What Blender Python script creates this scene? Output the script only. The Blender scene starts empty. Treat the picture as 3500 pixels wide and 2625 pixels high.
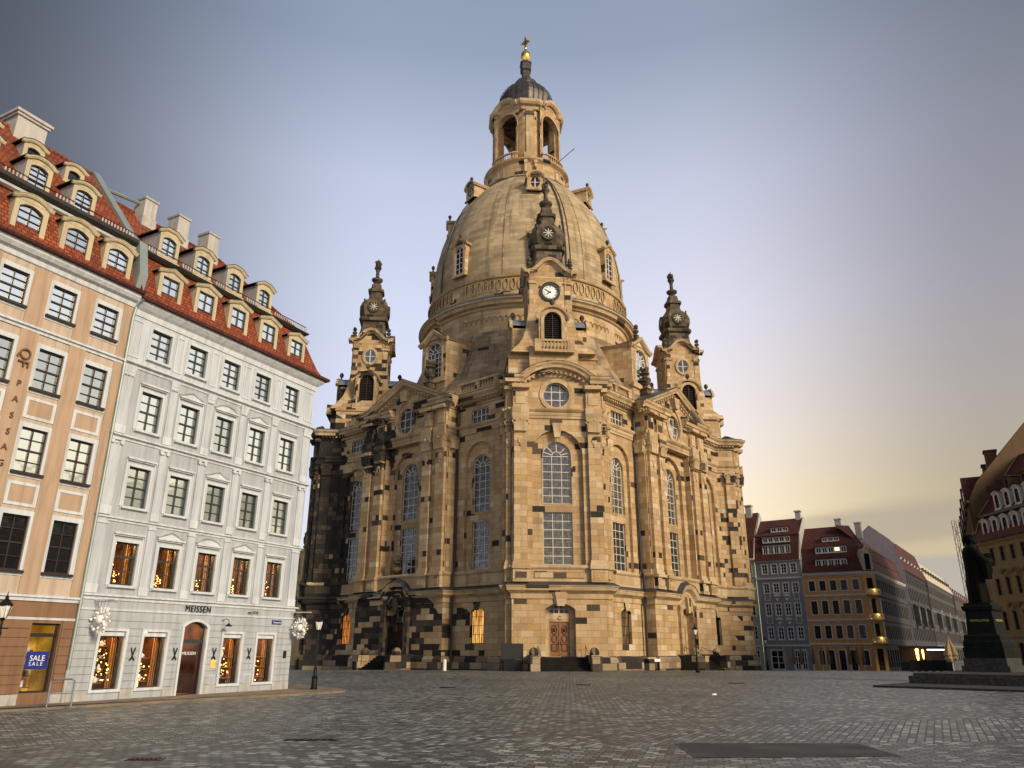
import bpy, math, random
from mathutils import Matrix, Vector
random.seed(7)
R = math.radians
SC = bpy.context.scene
COL = SC.collection
# ------------------------------------------------------------------ camera
cam = bpy.data.cameras.new('camera'); cam.sensor_width = 36; cam.sensor_fit = 'HORIZONTAL'
cam.lens = 2578.0 / 3500 * 36; cam.clip_start = 0.1; cam.clip_end = 5000
co = bpy.data.objects.new('camera', cam); COL.objects.link(co); SC.camera = co
P_, R_ = R(19.4), R(0.1)
fwd = Vector((0, math.cos(P_), math.sin(P_))); rt = Vector((1, 0, 0)); up = rt.cross(fwd)
cr = rt * math.cos(R_) + up * math.sin(R_); cu = up * math.cos(R_) - rt * math.sin(R_)
m = Matrix((cr, cu, -fwd)).transposed().to_4x4(); m.translation = (0, 0, 1.8); co.matrix_world = m
# ------------------------------------------------------------------ world
W = bpy.data.worlds.new('World'); SC.world = W; W.use_nodes = True
nt = W.node_tree; nt.nodes.clear()
def N(nt, t, **k):
    n = nt.nodes.new(t)
    for a, b in k.items():
        if a.startswith('i_'): n.inputs[a[2:].replace('_', ' ')].default_value = b
        else: setattr(n, a, b)
    return n
def ramp(nt, stops, interp='LINEAR'):
    r = nt.nodes.new('ShaderNodeValToRGB'); r.color_ramp.interpolation = interp
    el = r.color_ramp.elements
    while len(el) > 1: el.remove(el[0])
    el[0].position = stops[0][0]; el[0].color = (*stops[0][1], 1)
    for p, c in stops[1:]:
        e = el.new(p); e.color = (*c, 1)
    return r
def math_(nt, op, a, b=None, clamp=False):
    n = nt.nodes.new('ShaderNodeMath'); n.operation = op; n.use_clamp = clamp
    for i, v in enumerate((a, b)):
        if v is None: continue
        if isinstance(v, (int, float)): n.inputs[i].default_value = v
        else: nt.links.new(v, n.inputs[i])
    return n.outputs[0]
def maprange(nt, v, a, b, c=0.0, d=1.0, smooth=True):
    n = nt.nodes.new('ShaderNodeMapRange'); n.interpolation_type = 'SMOOTHSTEP' if smooth else 'LINEAR'
    nt.links.new(v, n.inputs[0])
    for i, x in zip((1, 2, 3, 4), (a, b, c, d)): n.inputs[i].default_value = x
    return n.outputs[0]
def mix(nt, f, a, b, bt='MIX'):
    n = nt.nodes.new('ShaderNodeMix'); n.data_type = 'RGBA'; n.blend_type = bt
    for i, v in ((0, f), (6, a), (7, b)):
        if isinstance(v, (int, float)): n.inputs[i].default_value = v
        elif isinstance(v, tuple): n.inputs[i].default_value = (*v, 1) if len(v) == 3 else v
        else: nt.links.new(v, n.inputs[i])
    return n.outputs[2]
def build_world():
    tc = N(nt, 'ShaderNodeTexCoord'); sp = N(nt, 'ShaderNodeSeparateXYZ'); nt.links.new(tc.outputs['Generated'], sp.inputs[0])
    el = maprange(nt, sp.outputs[2], 0, 1, 0, 1, False)
    left = ramp(nt, [(0, (.80, .79, .86)), (.25, (.61, .63, .78)), (.42, (.52, .56, .70)), (.56, (.43, .47, .60)), (.68, (.24, .29, .39)), (1, (.10, .13, .19))]); nt.links.new(el, left.inputs[0])
    right = ramp(nt, [(0, (.62, .50, .32)), (.07, (.92, .69, .33)), (.15, (.92, .75, .47)), (.26, (.80, .71, .63)), (.40, (.64, .62, .70)), (.55, (.45, .47, .58)), (.68, (.24, .28, .36)), (1, (.10, .13, .19))]); nt.links.new(el, right.inputs[0])
    az = maprange(nt, sp.outputs[0], -0.12, .42)
    col = mix(nt, az, left.outputs[0], right.outputs[0])
    # darker towards the far sides of the evening sky
    dk = math_(nt, 'MULTIPLY', maprange(nt, math_(nt, 'ABSOLUTE', sp.outputs[0]), .24, .66, 1, .36), 1.0)
    el2 = maprange(nt, el, .0, .35, 1.0, 0.0)
    dkr = math_(nt, 'MAXIMUM', maprange(nt, sp.outputs[0], .20, .56, 1, .42), maprange(nt, sp.outputs[0], .62, .85, 0, 1.25))
    dkl = maprange(nt, sp.outputs[0], -.58, -.14, .15, 1)
    dk = math_(nt, 'MULTIPLY', dkr, dkl)
    rightdim = math_(nt, 'MAXIMUM', dk, math_(nt, 'MULTIPLY', el2, .80))
    col = mix(nt, 1.0, col, rightdim, 'MULTIPLY')
    # low grey cloud bank near the horizon on the right
    mp = N(nt, 'ShaderNodeMapping'); mp.inputs['Scale'].default_value = (1.5, 1.5, 12); nt.links.new(tc.outputs['Generated'], mp.inputs[0])
    nz = N(nt, 'ShaderNodeTexNoise'); nz.inputs['Scale'].default_value = 1.6; nz.inputs['Detail'].default_value = 3; nt.links.new(mp.outputs[0], nz.inputs[0])
    z2 = math_(nt, 'ADD', sp.outputs[2], math_(nt, 'MULTIPLY', math_(nt, 'SUBTRACT', nz.outputs[0], .5), .05))
    z2 = math_(nt, 'SUBTRACT', z2, math_(nt, 'MULTIPLY', math_(nt, 'SUBTRACT', sp.outputs[0], .45), .05))
    band = math_(nt, 'MULTIPLY', maprange(nt, z2, .155, .17, 1, 0), maprange(nt, sp.outputs[0], .28, .40, 0, .72))
    gap = maprange(nt, math_(nt, 'ABSOLUTE', math_(nt, 'SUBTRACT', z2, .108)), .004, .018, .45, 1)
    band = math_(nt, 'MULTIPLY', band, gap)
    lowc = mix(nt, maprange(nt, z2, .085, .13), (.27, .28, .31), (.33, .28, .23))
    col = mix(nt, band, col, lowc)
    sky = N(nt, 'ShaderNodeTexSky'); sky.sky_type = 'NISHITA'; sky.sun_disc = False; sky.sun_elevation = R(6); sky.sun_rotation = R(115)
    s2 = N(nt, 'ShaderNodeVectorMath', operation='SCALE'); s2.inputs[3].default_value = .012; nt.links.new(sky.outputs[0], s2.inputs[0])
    col = mix(nt, 1.0, col, s2.outputs[0], 'ADD')
    bg = N(nt, 'ShaderNodeBackground'); bg.inputs[1].default_value = .61; nt.links.new(col, bg.inputs[0])
    o = N(nt, 'ShaderNodeOutputWorld'); nt.links.new(bg.outputs[0], o.inputs[0])
build_world()
# ------------------------------------------------------------------ sun (soft, low, from the right behind the camera)
sl = bpy.data.lights.new('sun', 'SUN'); sl.energy = 1.9; sl.angle = R(16); sl.color = (1.0, .84, .62)
so = bpy.data.objects.new('sun', sl); COL.objects.link(so)
sd = Vector((0.66, -0.66, 0.42)); so.rotation_euler = sd.to_track_quat('Z', 'Y').to_euler()
SC.view_settings.view_transform = 'Standard'; SC.view_settings.look = 'None'; SC.view_settings.exposure = 1.05; SC.view_settings.gamma = 1
SC.render.engine = 'CYCLES'

# ------------------------------------------------------------------ materials
MATS = {}
def newmat(name):
    m = bpy.data.materials.new(name); m.use_nodes = True; nt = m.node_tree
    b = nt.nodes['Principled BSDF']; MATS[name] = m
    return m, nt, b
def plaster(name, c, rough=.85, var=.12, scale=1.2, bump=.15):
    m, nt, b = newmat(name)
    tc = N(nt, 'ShaderNodeTexCoord')
    n = N(nt, 'ShaderNodeTexNoise'); n.inputs['Scale'].default_value = scale; n.inputs['Detail'].default_value = 6; nt.links.new(tc.outputs['Object'], n.inputs[0])
    v = maprange(nt, n.outputs[0], .3, .7, 1 - var, 1 + var, False)
    mp = N(nt, 'ShaderNodeMapping'); mp.inputs['Scale'].default_value = (4, 4, .35); nt.links.new(tc.outputs['Object'], mp.inputs[0])
    n3 = N(nt, 'ShaderNodeTexNoise'); n3.inputs['Scale'].default_value = 1.3; n3.inputs['Detail'].default_value = 5; nt.links.new(mp.outputs[0], n3.inputs[0])
    v = math_(nt, 'MULTIPLY', v, maprange(nt, n3.outputs[0], .42, .75, 1.0, .72, False))
    nt.links.new(mix(nt, 1.0, c, v, 'MULTIPLY'), b.inputs['Base Color'])
    b.inputs['Roughness'].default_value = rough
    n2 = N(nt, 'ShaderNodeTexNoise'); n2.inputs['Scale'].default_value = 30; nt.links.new(tc.outputs['Object'], n2.inputs[0])
    bp = N(nt, 'ShaderNodeBump'); bp.inputs['Strength'].default_value = bump; bp.inputs['Distance'].default_value = .02
    nt.links.new(n2.outputs[0], bp.inputs['Height']); nt.links.new(bp.outputs[0], b.inputs['Normal'])
    return m
def brickmat(name, ramp_stops, bw, bh, mortar, mcol, rough=.85, bump=.5, dark=None, darkcol=(.016, .013, .010), zones=(), grime=.25, mort_dark=True, offset=.5, stain=0):
    """ashlar / tiles laid out on the UVs (metres): every block has its own tone, some are replaced by old dark ones"""
    m, nt, b = newmat(name)
    uv = N(nt, 'ShaderNodeTexCoord')
    br = N(nt, 'ShaderNodeTexBrick'); br.offset = offset
    br.inputs['Color1'].default_value = (0, 0, 0, 1); br.inputs['Color2'].default_value = (1, 1, 1, 1); br.inputs['Mortar'].default_value = (.5, .5, .5, 1)
    br.inputs['Scale'].default_value = 1; br.inputs['Mortar Size'].default_value = mortar; br.inputs['Mortar Smooth'].default_value = .2
    br.inputs['Brick Width'].default_value = bw; br.inputs['Row Height'].default_value = bh
    oi = N(nt, 'ShaderNodeObjectInfo'); cx_ = N(nt, 'ShaderNodeCombineXYZ')
    nt.links.new(math_(nt, 'MULTIPLY', math_(nt, 'FLOOR', math_(nt, 'MULTIPLY', oi.outputs['Random'], 40)), bw), cx_.inputs[0])
    nt.links.new(math_(nt, 'MULTIPLY', math_(nt, 'FLOOR', math_(nt, 'MULTIPLY', math_(nt, 'FRACT', math_(nt, 'MULTIPLY', oi.outputs['Random'], 17.3)), 40)), bh * 2), cx_.inputs[1])
    va = N(nt, 'ShaderNodeVectorMath', operation='ADD'); nt.links.new(uv.outputs['UV'], va.inputs[0]); nt.links.new(cx_.outputs[0], va.inputs[1])
    nt.links.new(va.outputs[0], br.inputs[0])
    rnd = N(nt, 'ShaderNodeTexWhiteNoise'); rnd.noise_dimensions = '1D'; nt.links.new(math_(nt, 'MULTIPLY', br.outputs[0], 91.7), rnd.inputs['W'])
    rp = ramp(nt, ramp_stops); nt.links.new(rnd.outputs['Value'], rp.inputs[0])
    rnd2 = N(nt, 'ShaderNodeTexWhiteNoise'); rnd2.noise_dimensions = '1D'; nt.links.new(math_(nt, 'ADD', math_(nt, 'MULTIPLY', br.outputs[0], 57.3), 11.1), rnd2.inputs['W'])
    col = rp.outputs[0]
    nz = N(nt, 'ShaderNodeTexNoise'); nz.inputs['Scale'].default_value = .35; nz.inputs['Detail'].default_value = 8; nz.inputs['Roughness'].default_value = .65
    nt.links.new(uv.outputs['UV'], nz.inputs[0])
    nf = N(nt, 'ShaderNodeTexNoise'); nf.inputs['Scale'].default_value = 6; nf.inputs['Detail'].default_value = 5; nt.links.new(uv.outputs['UV'], nf.inputs[0])
    g = maprange(nt, nz.outputs[0], .3, .7, 1 - grime, 1 + grime * .35, False)
    g2 = maprange(nt, nf.outputs[0], .3, .7, .90, 1.08, False)
    col = mix(nt, 1.0, col, math_(nt, 'MULTIPLY', g, g2), 'MULTIPLY')
    if stain:
        mp = N(nt, 'ShaderNodeMapping'); mp.inputs['Scale'].default_value = (1.3, .14, 1); nt.links.new(uv.outputs['UV'], mp.inputs[0])
        ns = N(nt, 'ShaderNodeTexNoise'); ns.inputs['Scale'].default_value = .9; ns.inputs['Detail'].default_value = 5; nt.links.new(mp.outputs[0], ns.inputs[0])
        col = mix(nt, maprange(nt, ns.outputs[0], .50, .70, 0, stain), col, (.10, .085, .06))
    mask = None
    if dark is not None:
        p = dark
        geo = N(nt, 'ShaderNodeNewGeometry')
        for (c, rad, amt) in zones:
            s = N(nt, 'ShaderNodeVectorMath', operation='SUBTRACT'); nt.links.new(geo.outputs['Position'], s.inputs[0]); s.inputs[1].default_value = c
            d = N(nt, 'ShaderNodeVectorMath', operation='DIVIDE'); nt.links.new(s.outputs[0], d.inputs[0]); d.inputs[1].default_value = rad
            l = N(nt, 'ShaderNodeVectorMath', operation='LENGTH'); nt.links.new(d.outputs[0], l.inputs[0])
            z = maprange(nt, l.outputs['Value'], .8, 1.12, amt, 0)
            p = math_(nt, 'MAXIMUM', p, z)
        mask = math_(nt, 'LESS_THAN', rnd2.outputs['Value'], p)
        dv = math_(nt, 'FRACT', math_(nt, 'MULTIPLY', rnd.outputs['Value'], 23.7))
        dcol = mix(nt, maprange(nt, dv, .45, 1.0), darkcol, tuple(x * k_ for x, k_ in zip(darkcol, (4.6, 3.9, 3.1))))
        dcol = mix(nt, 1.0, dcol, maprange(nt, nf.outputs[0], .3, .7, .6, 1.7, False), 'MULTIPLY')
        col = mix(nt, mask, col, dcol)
    mc = mix(nt, 1.0, col, mcol, 'MULTIPLY')
    col = mix(nt, br.outputs['Fac'], col, mc)
    nt.links.new(col, b.inputs['Base Color']); b.inputs['Roughness'].default_value = rough
    bp = N(nt, 'ShaderNodeBump'); bp.inputs['Strength'].default_value = bump; bp.inputs['Distance'].default_value = .04
    h = math_(nt, 'SUBTRACT', math_(nt, 'MULTIPLY', nf.outputs[0], .4), br.outputs['Fac'])
    h = math_(nt, 'ADD', h, math_(nt, 'MULTIPLY', rnd.outputs['Value'], .35))
    nt.links.new(h, bp.inputs['Height']); nt.links.new(bp.outputs[0], b.inputs['Normal'])
    return m
def simple(name, c, rough=.6, metal=0.0, emit=None, es=0.0, var=.15, scale=8):
    m, nt, b = newmat(name)
    tc = N(nt, 'ShaderNodeTexCoord'); n = N(nt, 'ShaderNodeTexNoise'); n.inputs['Scale'].default_value = scale; n.inputs['Detail'].default_value = 4
    nt.links.new(tc.outputs['Object'], n.inputs[0])
    nt.links.new(mix(nt, 1.0, c, maprange(nt, n.outputs[0], .3, .7, 1 - var, 1 + var, False), 'MULTIPLY'), b.inputs['Base Color'])
    b.inputs['Roughness'].default_value = rough; b.inputs['Metallic'].default_value = metal
    if emit: b.inputs['Emission Color'].default_value = (*emit, 1); b.inputs['Emission Strength'].default_value = es
    return m
def glass(name, c=(.42, .45, .46), metal=.85, rough=.06, wob=.02, lead=None):
    m, nt, b = newmat(name)
    tc = N(nt, 'ShaderNodeTexCoord')
    n = N(nt, 'ShaderNodeTexNoise'); n.inputs['Scale'].default_value = 1.7; nt.links.new(tc.outputs['Object'], n.inputs[0])
    bp = N(nt, 'ShaderNodeBump'); bp.inputs['Strength'].default_value = wob; bp.inputs['Distance'].default_value = .5; nt.links.new(n.outputs[0], bp.inputs['Height'])
    nt.links.new(bp.outputs[0], b.inputs['Normal'])
    oi = N(nt, 'ShaderNodeObjectInfo'); nt.links.new(mix(nt, maprange(nt, oi.outputs['Random'], .35, 1, 0, 1), c, tuple(x * .62 for x in c)), b.inputs['Base Color'])
    b.inputs['Metallic'].default_value = metal; b.inputs['Roughness'].default_value = rough
    if lead:
        br = N(nt, 'ShaderNodeTexBrick'); br.offset = 0
        for k in ('Color1', 'Color2'): br.inputs[k].default_value = (*c, 1)
        br.inputs['Color2'].default_value = (*[x * .55 for x in c], 1)
        br.inputs['Mortar'].default_value = (.02, .02, .02, 1); br.inputs['Scale'].default_value = 1; br.inputs['Mortar Size'].default_value = .012
        br.inputs['Brick Width'].default_value = lead; br.inputs['Row Height'].default_value = lead * 1.3
        nt.links.new(tc.outputs['UV'], br.inputs[0]); nt.links.new(br.outputs[0], b.inputs['Base Color'])
    return m
def shopglass(name):
    m, nt, b = newmat(name); nt.nodes.remove(b)
    t = N(nt, 'ShaderNodeBsdfTransparent'); g = N(nt, 'ShaderNodeBsdfGlossy'); g.inputs['Roughness'].default_value = .03; g.inputs['Color'].default_value = (.8, .8, .8, 1)
    mx = N(nt, 'ShaderNodeMixShader'); mx.inputs[0].default_value = .09
    nt.links.new(t.outputs[0], mx.inputs[1]); nt.links.new(g.outputs[0], mx.inputs[2]); nt.links.new(mx.outputs[0], nt.nodes['Material Output'].inputs[0])
    return m
def ground_mat():
    m, nt, b = newmat('cobbles')
    geo = N(nt, 'ShaderNodeNewGeometry'); sp = N(nt, 'ShaderNodeSeparateXYZ'); nt.links.new(geo.outputs['Position'], sp.inputs[0])
    # the square is laid in panels: the rows turn from one panel to the next
    def layer(rot, bw, bh, seed):
        mp = N(nt, 'ShaderNodeMapping'); mp.inputs['Rotation'].default_value = (0, 0, R(rot)); mp.inputs['Location'].default_value = (seed, seed * .7, 0)
        nt.links.new(geo.outputs['Position'], mp.inputs[0])
        nz = N(nt, 'ShaderNodeTexNoise'); nz.inputs['Scale'].default_value = 2.2; nz.inputs['Detail'].default_value = 2; nt.links.new(mp.outputs[0], nz.inputs[0])
        sc = N(nt, 'ShaderNodeVectorMath', operation='MULTIPLY_ADD'); nt.links.new(nz.outputs['Color'], sc.inputs[0]); sc.inputs[1].default_value = (.07, .07, 0); nt.links.new(mp.outputs[0], sc.inputs[2])
        br = N(nt, 'ShaderNodeTexBrick'); br.offset = .43; br.inputs['Color1'].default_value = (0, 0, 0, 1); br.inputs['Color2'].default_value = (1, 1, 1, 1); br.inputs['Mortar'].default_value = (0, 0, 0, 1)
        br.inputs['Scale'].default_value = 1; br.inputs['Mortar Size'].default_value = .018; br.inputs['Mortar Smooth'].default_value = .5
        br.inputs['Brick Width'].default_value = bw; br.inputs['Row Height'].default_value = bh
        nt.links.new(sc.outputs[0], br.inputs[0]); return br
    A = layer(-62, .27, .17, 3.1); B = layer(14, .25, .18, 8.3); C = layer(-35, .26, .16, 1.3)
    # panel borders (world space, straight lines on the square)
    f1 = math_(nt, 'GREATER_THAN', math_(nt, 'ADD', sp.outputs[1], math_(nt, 'MULTIPLY', sp.outputs[0], -.12)), 16.2)
    f2 = math_(nt, 'GREATER_THAN', math_(nt, 'ADD', sp.outputs[1], math_(nt, 'MULTIPLY', sp.outputs[0], -.30)), 19.0)
    val = mix(nt, f1, B.outputs[0], A.outputs[0]); val = mix(nt, f2, val, C.outputs[0])
    fac = mix(nt, f1, B.outputs['Fac'], A.outputs['Fac']); fac = mix(nt, f2, fac, C.outputs['Fac'])
    rn = N(nt, 'ShaderNodeTexWhiteNoise'); rn.noise_dimensions = '1D'; nt.links.new(math_(nt, 'MULTIPLY', val, 77.3), rn.inputs['W'])
    rp = ramp(nt, [(0, (.022, .025, .025)), (.3, (.065, .07, .067)), (.65, (.145, .15, .14)), (.85, (.23, .24, .22)), (1, (.38, .39, .355))]); nt.links.new(rn.outputs['Value'], rp.inputs[0])
    big = N(nt, 'ShaderNodeTexNoise'); big.inputs['Scale'].default_value = .11; big.inputs['Detail'].default_value = 6; nt.links.new(geo.outputs['Position'], big.inputs[0])
    col = mix(nt, 1.0, rp.outputs[0], maprange(nt, big.outputs[0], .32, .68, .72, 1.3, False), 'MULTIPLY')
    moss = N(nt, 'ShaderNodeTexNoise'); moss.inputs['Scale'].default_value = .6; moss.inputs['Detail'].default_value = 5; nt.links.new(geo.outputs['Position'], moss.inputs[0])
    jc = mix(nt, maprange(nt, moss.outputs[0], .45, .6), (.012, .012, .011), (.022, .028, .014))
    col = mix(nt, fac, col, jc)
    nt.links.new(col, b.inputs['Base Color'])
    nf = N(nt, 'ShaderNodeTexNoise'); nf.inputs['Scale'].default_value = 14; nf.inputs['Detail'].default_value = 4; nt.links.new(geo.outputs['Position'], nf.inputs[0])
    h = math_(nt, 'SUBTRACT', math_(nt, 'ADD', math_(nt, 'MULTIPLY', nf.outputs[0], .25), math_(nt, 'MULTIPLY', rn.outputs['Value'], .4)), fac)
    bp = N(nt, 'ShaderNodeBump'); bp.inputs['Strength'].default_value = 1.0; bp.inputs['Distance'].default_value = .03; nt.links.new(h, bp.inputs['Height']); nt.links.new(bp.outputs[0], b.inputs['Normal'])
    nt.links.new(maprange(nt, rn.outputs['Value'], 0, 1, .42, .62, False), b.inputs['Roughness'])
    b.inputs['Specular IOR Level'].default_value = .7
    return m
sand = [(0, (.38, .24, .115)), (.3, (.50, .34, .175)), (.55, (.57, .41, .225)), (.75, (.45, .275, .11)), (.9, (.53, .38, .21)), (1, (.64, .52, .34))]
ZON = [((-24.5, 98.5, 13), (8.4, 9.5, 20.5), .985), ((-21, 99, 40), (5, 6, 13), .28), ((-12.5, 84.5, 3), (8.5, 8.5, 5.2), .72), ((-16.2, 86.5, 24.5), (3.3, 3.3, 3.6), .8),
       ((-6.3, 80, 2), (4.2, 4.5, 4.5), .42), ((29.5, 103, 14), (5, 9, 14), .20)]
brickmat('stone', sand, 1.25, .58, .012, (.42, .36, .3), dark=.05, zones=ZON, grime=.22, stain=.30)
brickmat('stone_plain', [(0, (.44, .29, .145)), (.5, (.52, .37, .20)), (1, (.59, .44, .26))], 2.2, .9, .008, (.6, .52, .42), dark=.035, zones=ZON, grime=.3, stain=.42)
brickmat('stone_plinth', [(0, (.20, .14, .08)), (.5, (.34, .25, .15)), (1, (.42, .32, .20))], 1.5, .62, .015, (.5, .45, .4), dark=.58, zones=[], grime=.3)
brickmat('stone_dome', [(0, (.33, .235, .125)), (.35, (.43, .32, .18)), (.7, (.50, .39, .235)), (1, (.36, .27, .145))], 1.9, .62, .012, (.45, .4, .35), dark=.012, darkcol=(.13, .10, .06), zones=[], grime=.38, stain=.45)
brickmat('stone_flare', [(0, (.27, .185, .10)), (.5, (.36, .255, .145)), (1, (.42, .30, .18))], 1.6, .5, .01, (.6, .6, .6), dark=.02, zones=[], grime=.6, stain=.85)
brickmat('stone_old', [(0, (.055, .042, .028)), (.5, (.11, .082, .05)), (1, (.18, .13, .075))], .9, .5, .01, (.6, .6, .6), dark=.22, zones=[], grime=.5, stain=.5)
plaster('stone_black', (.016, .014, .012), bump=.4, var=.4)
brickmat('tiles_red', [(0, (.17, .032, .010)), (.4, (.28, .055, .013)), (.75, (.36, .08, .018)), (1, (.22, .05, .018))], .20, .17, .018, (.30, .25, .25), dark=None, bump=1.0, grime=.3, rough=.7)
brickmat('tiles_dark', [(0, (.06, .012, .008)), (.5, (.09, .017, .010)), (1, (.12, .026, .015))], .25, .2, .018, (.4, .35, .35), bump=.8, grime=.35, rough=.8)
simple('lead', (.22, .25, .28), .45, .5, scale=1.5, var=.25)
simple('lead_dark', (.055, .058, .06), .5, .3, scale=2)
simple('zinc', (.27, .32, .31), .5, .4, scale=1.2)
simple('copper', (.075, .065, .06), .5, .5, scale=1.5, var=.4)
simple('gold', (.95, .62, .14), .25, 1.0)
simple('iron', (.012, .013, .013), .45, .6)
simple('pipe_dark', (.02, .018, .016), .5)
simple('frame_stone', (.58, .53, .45), .7)
simple('frame_dark', (.022, .012, .010), .5)
simple('frame_green', (.03, .037, .034), .5)
simple('frame_white', (.62, .61, .58), .6)
simple('wood_door', (.22, .085, .022), .45, scale=5, var=.35)
simple('wood_dark', (.035, .018, .010), .5)
simple('wood_red', (.06, .012, .008), .5)
simple('louvre', (.030, .022, .018), .7)
simple('clock_white', (.85, .84, .80), .5)
simple('black', (.008, .008, .008), .5)
glass('glass_sky', (.64, .70, .68), .95, .04, .012)
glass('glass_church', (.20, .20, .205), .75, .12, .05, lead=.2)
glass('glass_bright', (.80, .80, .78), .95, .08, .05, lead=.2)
glass('glass_dark', (.035, .035, .038), .6, .12, .03)
shopglass('glass_shop')
def litglass(name, c1, c2, s):
    m, nt, b = newmat(name)
    tc = N(nt, 'ShaderNodeTexCoord'); mp = N(nt, 'ShaderNodeMapping'); mp.inputs['Scale'].default_value = (7, 1, .5); nt.links.new(tc.outputs['Object'], mp.inputs[0])
    n = N(nt, 'ShaderNodeTexNoise'); n.inputs['Scale'].default_value = 1.2; n.inputs['Detail'].default_value = 3; nt.links.new(mp.outputs[0], n.inputs[0])
    rp = ramp(nt, [(.35, c1), (.62, c2)]); nt.links.new(n.outputs[0], rp.inputs[0])
    b.inputs['Base Color'].default_value = (.05, .03, .02, 1); nt.links.new(rp.outputs[0], b.inputs['Emission Color']); b.inputs['Emission Strength'].default_value = s
litglass('lit_curtain', (.22, .05, .006), (1.0, .55, .13), .72)
litglass('lit_curtain_dim', (.10, .025, .006), (.75, .24, .04), .7)
litglass('lit_curtain_faint', (.03, .018, .01), (.42, .25, .09), .45)
plaster('white_wall', (.49, .53, .57), var=.05)
plaster('white_trim', (.57, .605, .635), var=.05)
plaster('blue_wall', (.385, .415, .44), var=.06)
plaster('base_stone', (.42, .41, .38), var=.18, scale=3)
plaster('peach_wall', (.42, .295, .20), var=.06)
plaster('peach_light', (.48, .385, .30), var=.05)
plaster('peach_deep', (.22, .12, .066), var=.08)
plaster('cream', (.49, .42, .275), var=.06)
plaster('chimney_white', (.46, .44, .41), var=.08)
plaster('dormer_side', (.38, .38, .38), var=.05)
plaster('grey_wall', (.20, .21, .22), var=.08)
plaster('grey_trim', (.56, .55, .52), var=.06)
plaster('green_wall', (.27, .34, .24), var=.08)
plaster('orange_wall', (.50, .26, .09), var=.10)
plaster('orange_light', (.50, .31, .15), var=.08)
plaster('lavender', (.30, .27, .31), var=.06)
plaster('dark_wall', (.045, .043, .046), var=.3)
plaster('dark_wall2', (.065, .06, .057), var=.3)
plaster('pale_roof', (.50, .44, .33), var=.1)
plaster('yellow_wall', (.24, .18, .09), var=.10)
plaster('gable_orange', (.10, .052, .018), var=.12)
plaster('far_stone', (.62, .47, .22), var=.2)
plaster('sidewalk_stone', (.19, .15, .105), var=.3, scale=1.4)
brickmat('asphalt', [(0, (.022, .023, .024)), (.6, (.03, .031, .032)), (1, (.055, .055, .052))], .93, .55, .01, (.4, .4, .4), bump=.2, grime=.4)
plaster('granite', (.06, .06, .055), var=.3, scale=5)
plaster('granite_dark', (.010, .012, .010), var=.4, scale=6, rough=.75)
simple('bronze', (.004, .004, .0035), .85, .0)
simple('parasol_cloth', (.36, .25, .13), .9)
simple('parasol_brown', (.17, .10, .055), .9)
simple('pole_white', (.7, .68, .64), .5)
simple('porcelain', (.85, .82, .78), .25)
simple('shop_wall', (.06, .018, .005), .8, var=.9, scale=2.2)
simple('shop_shelf', (.25, .12, .05), .6)
simple('yellow_interior', (.75, .55, .12), .8)
simple('glow_gold', (1, .7, .3), .5, emit=(1, .50, .10), es=3.2)
simple('curtain', (.35, .17, .05), .8)
simple('tree_green', (.05, .04, .012), .9)
simple('warm_lamp', (1, .7, .3), .5, emit=(1, .55, .16), es=75)
simple('warm_soft', (1, .7, .3), .5, emit=(1, .78, .32), es=1.6)
simple('fairy', (1, .7, .3), .5, emit=(1, .46, .09), es=5)
simple('white_lamp', (1, 1, 1), .5, emit=(.9, .95, 1), es=3)
simple('red_glow', (.8, .1, .03), .5, emit=(1, .12, .03), es=2)
simple('blue_sign', (.01, .02, .20), .5)
simple('sign_white', (.8, .8, .8), .5)
simple('sign_gold', (.55, .42, .10), .5, .3)
simple('sign_bronze', (.17, .085, .035), .5, .3)
simple('lamp_glass', (.75, .72, .66), .3)
ground_mat()
for n_ in ('granite_dark', 'bronze', 'stone_black', 'granite'): MATS[n_].node_tree.nodes['Principled BSDF'].inputs['Specular IOR Level'].default_value = .12
def M(n): return MATS[n]

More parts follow.
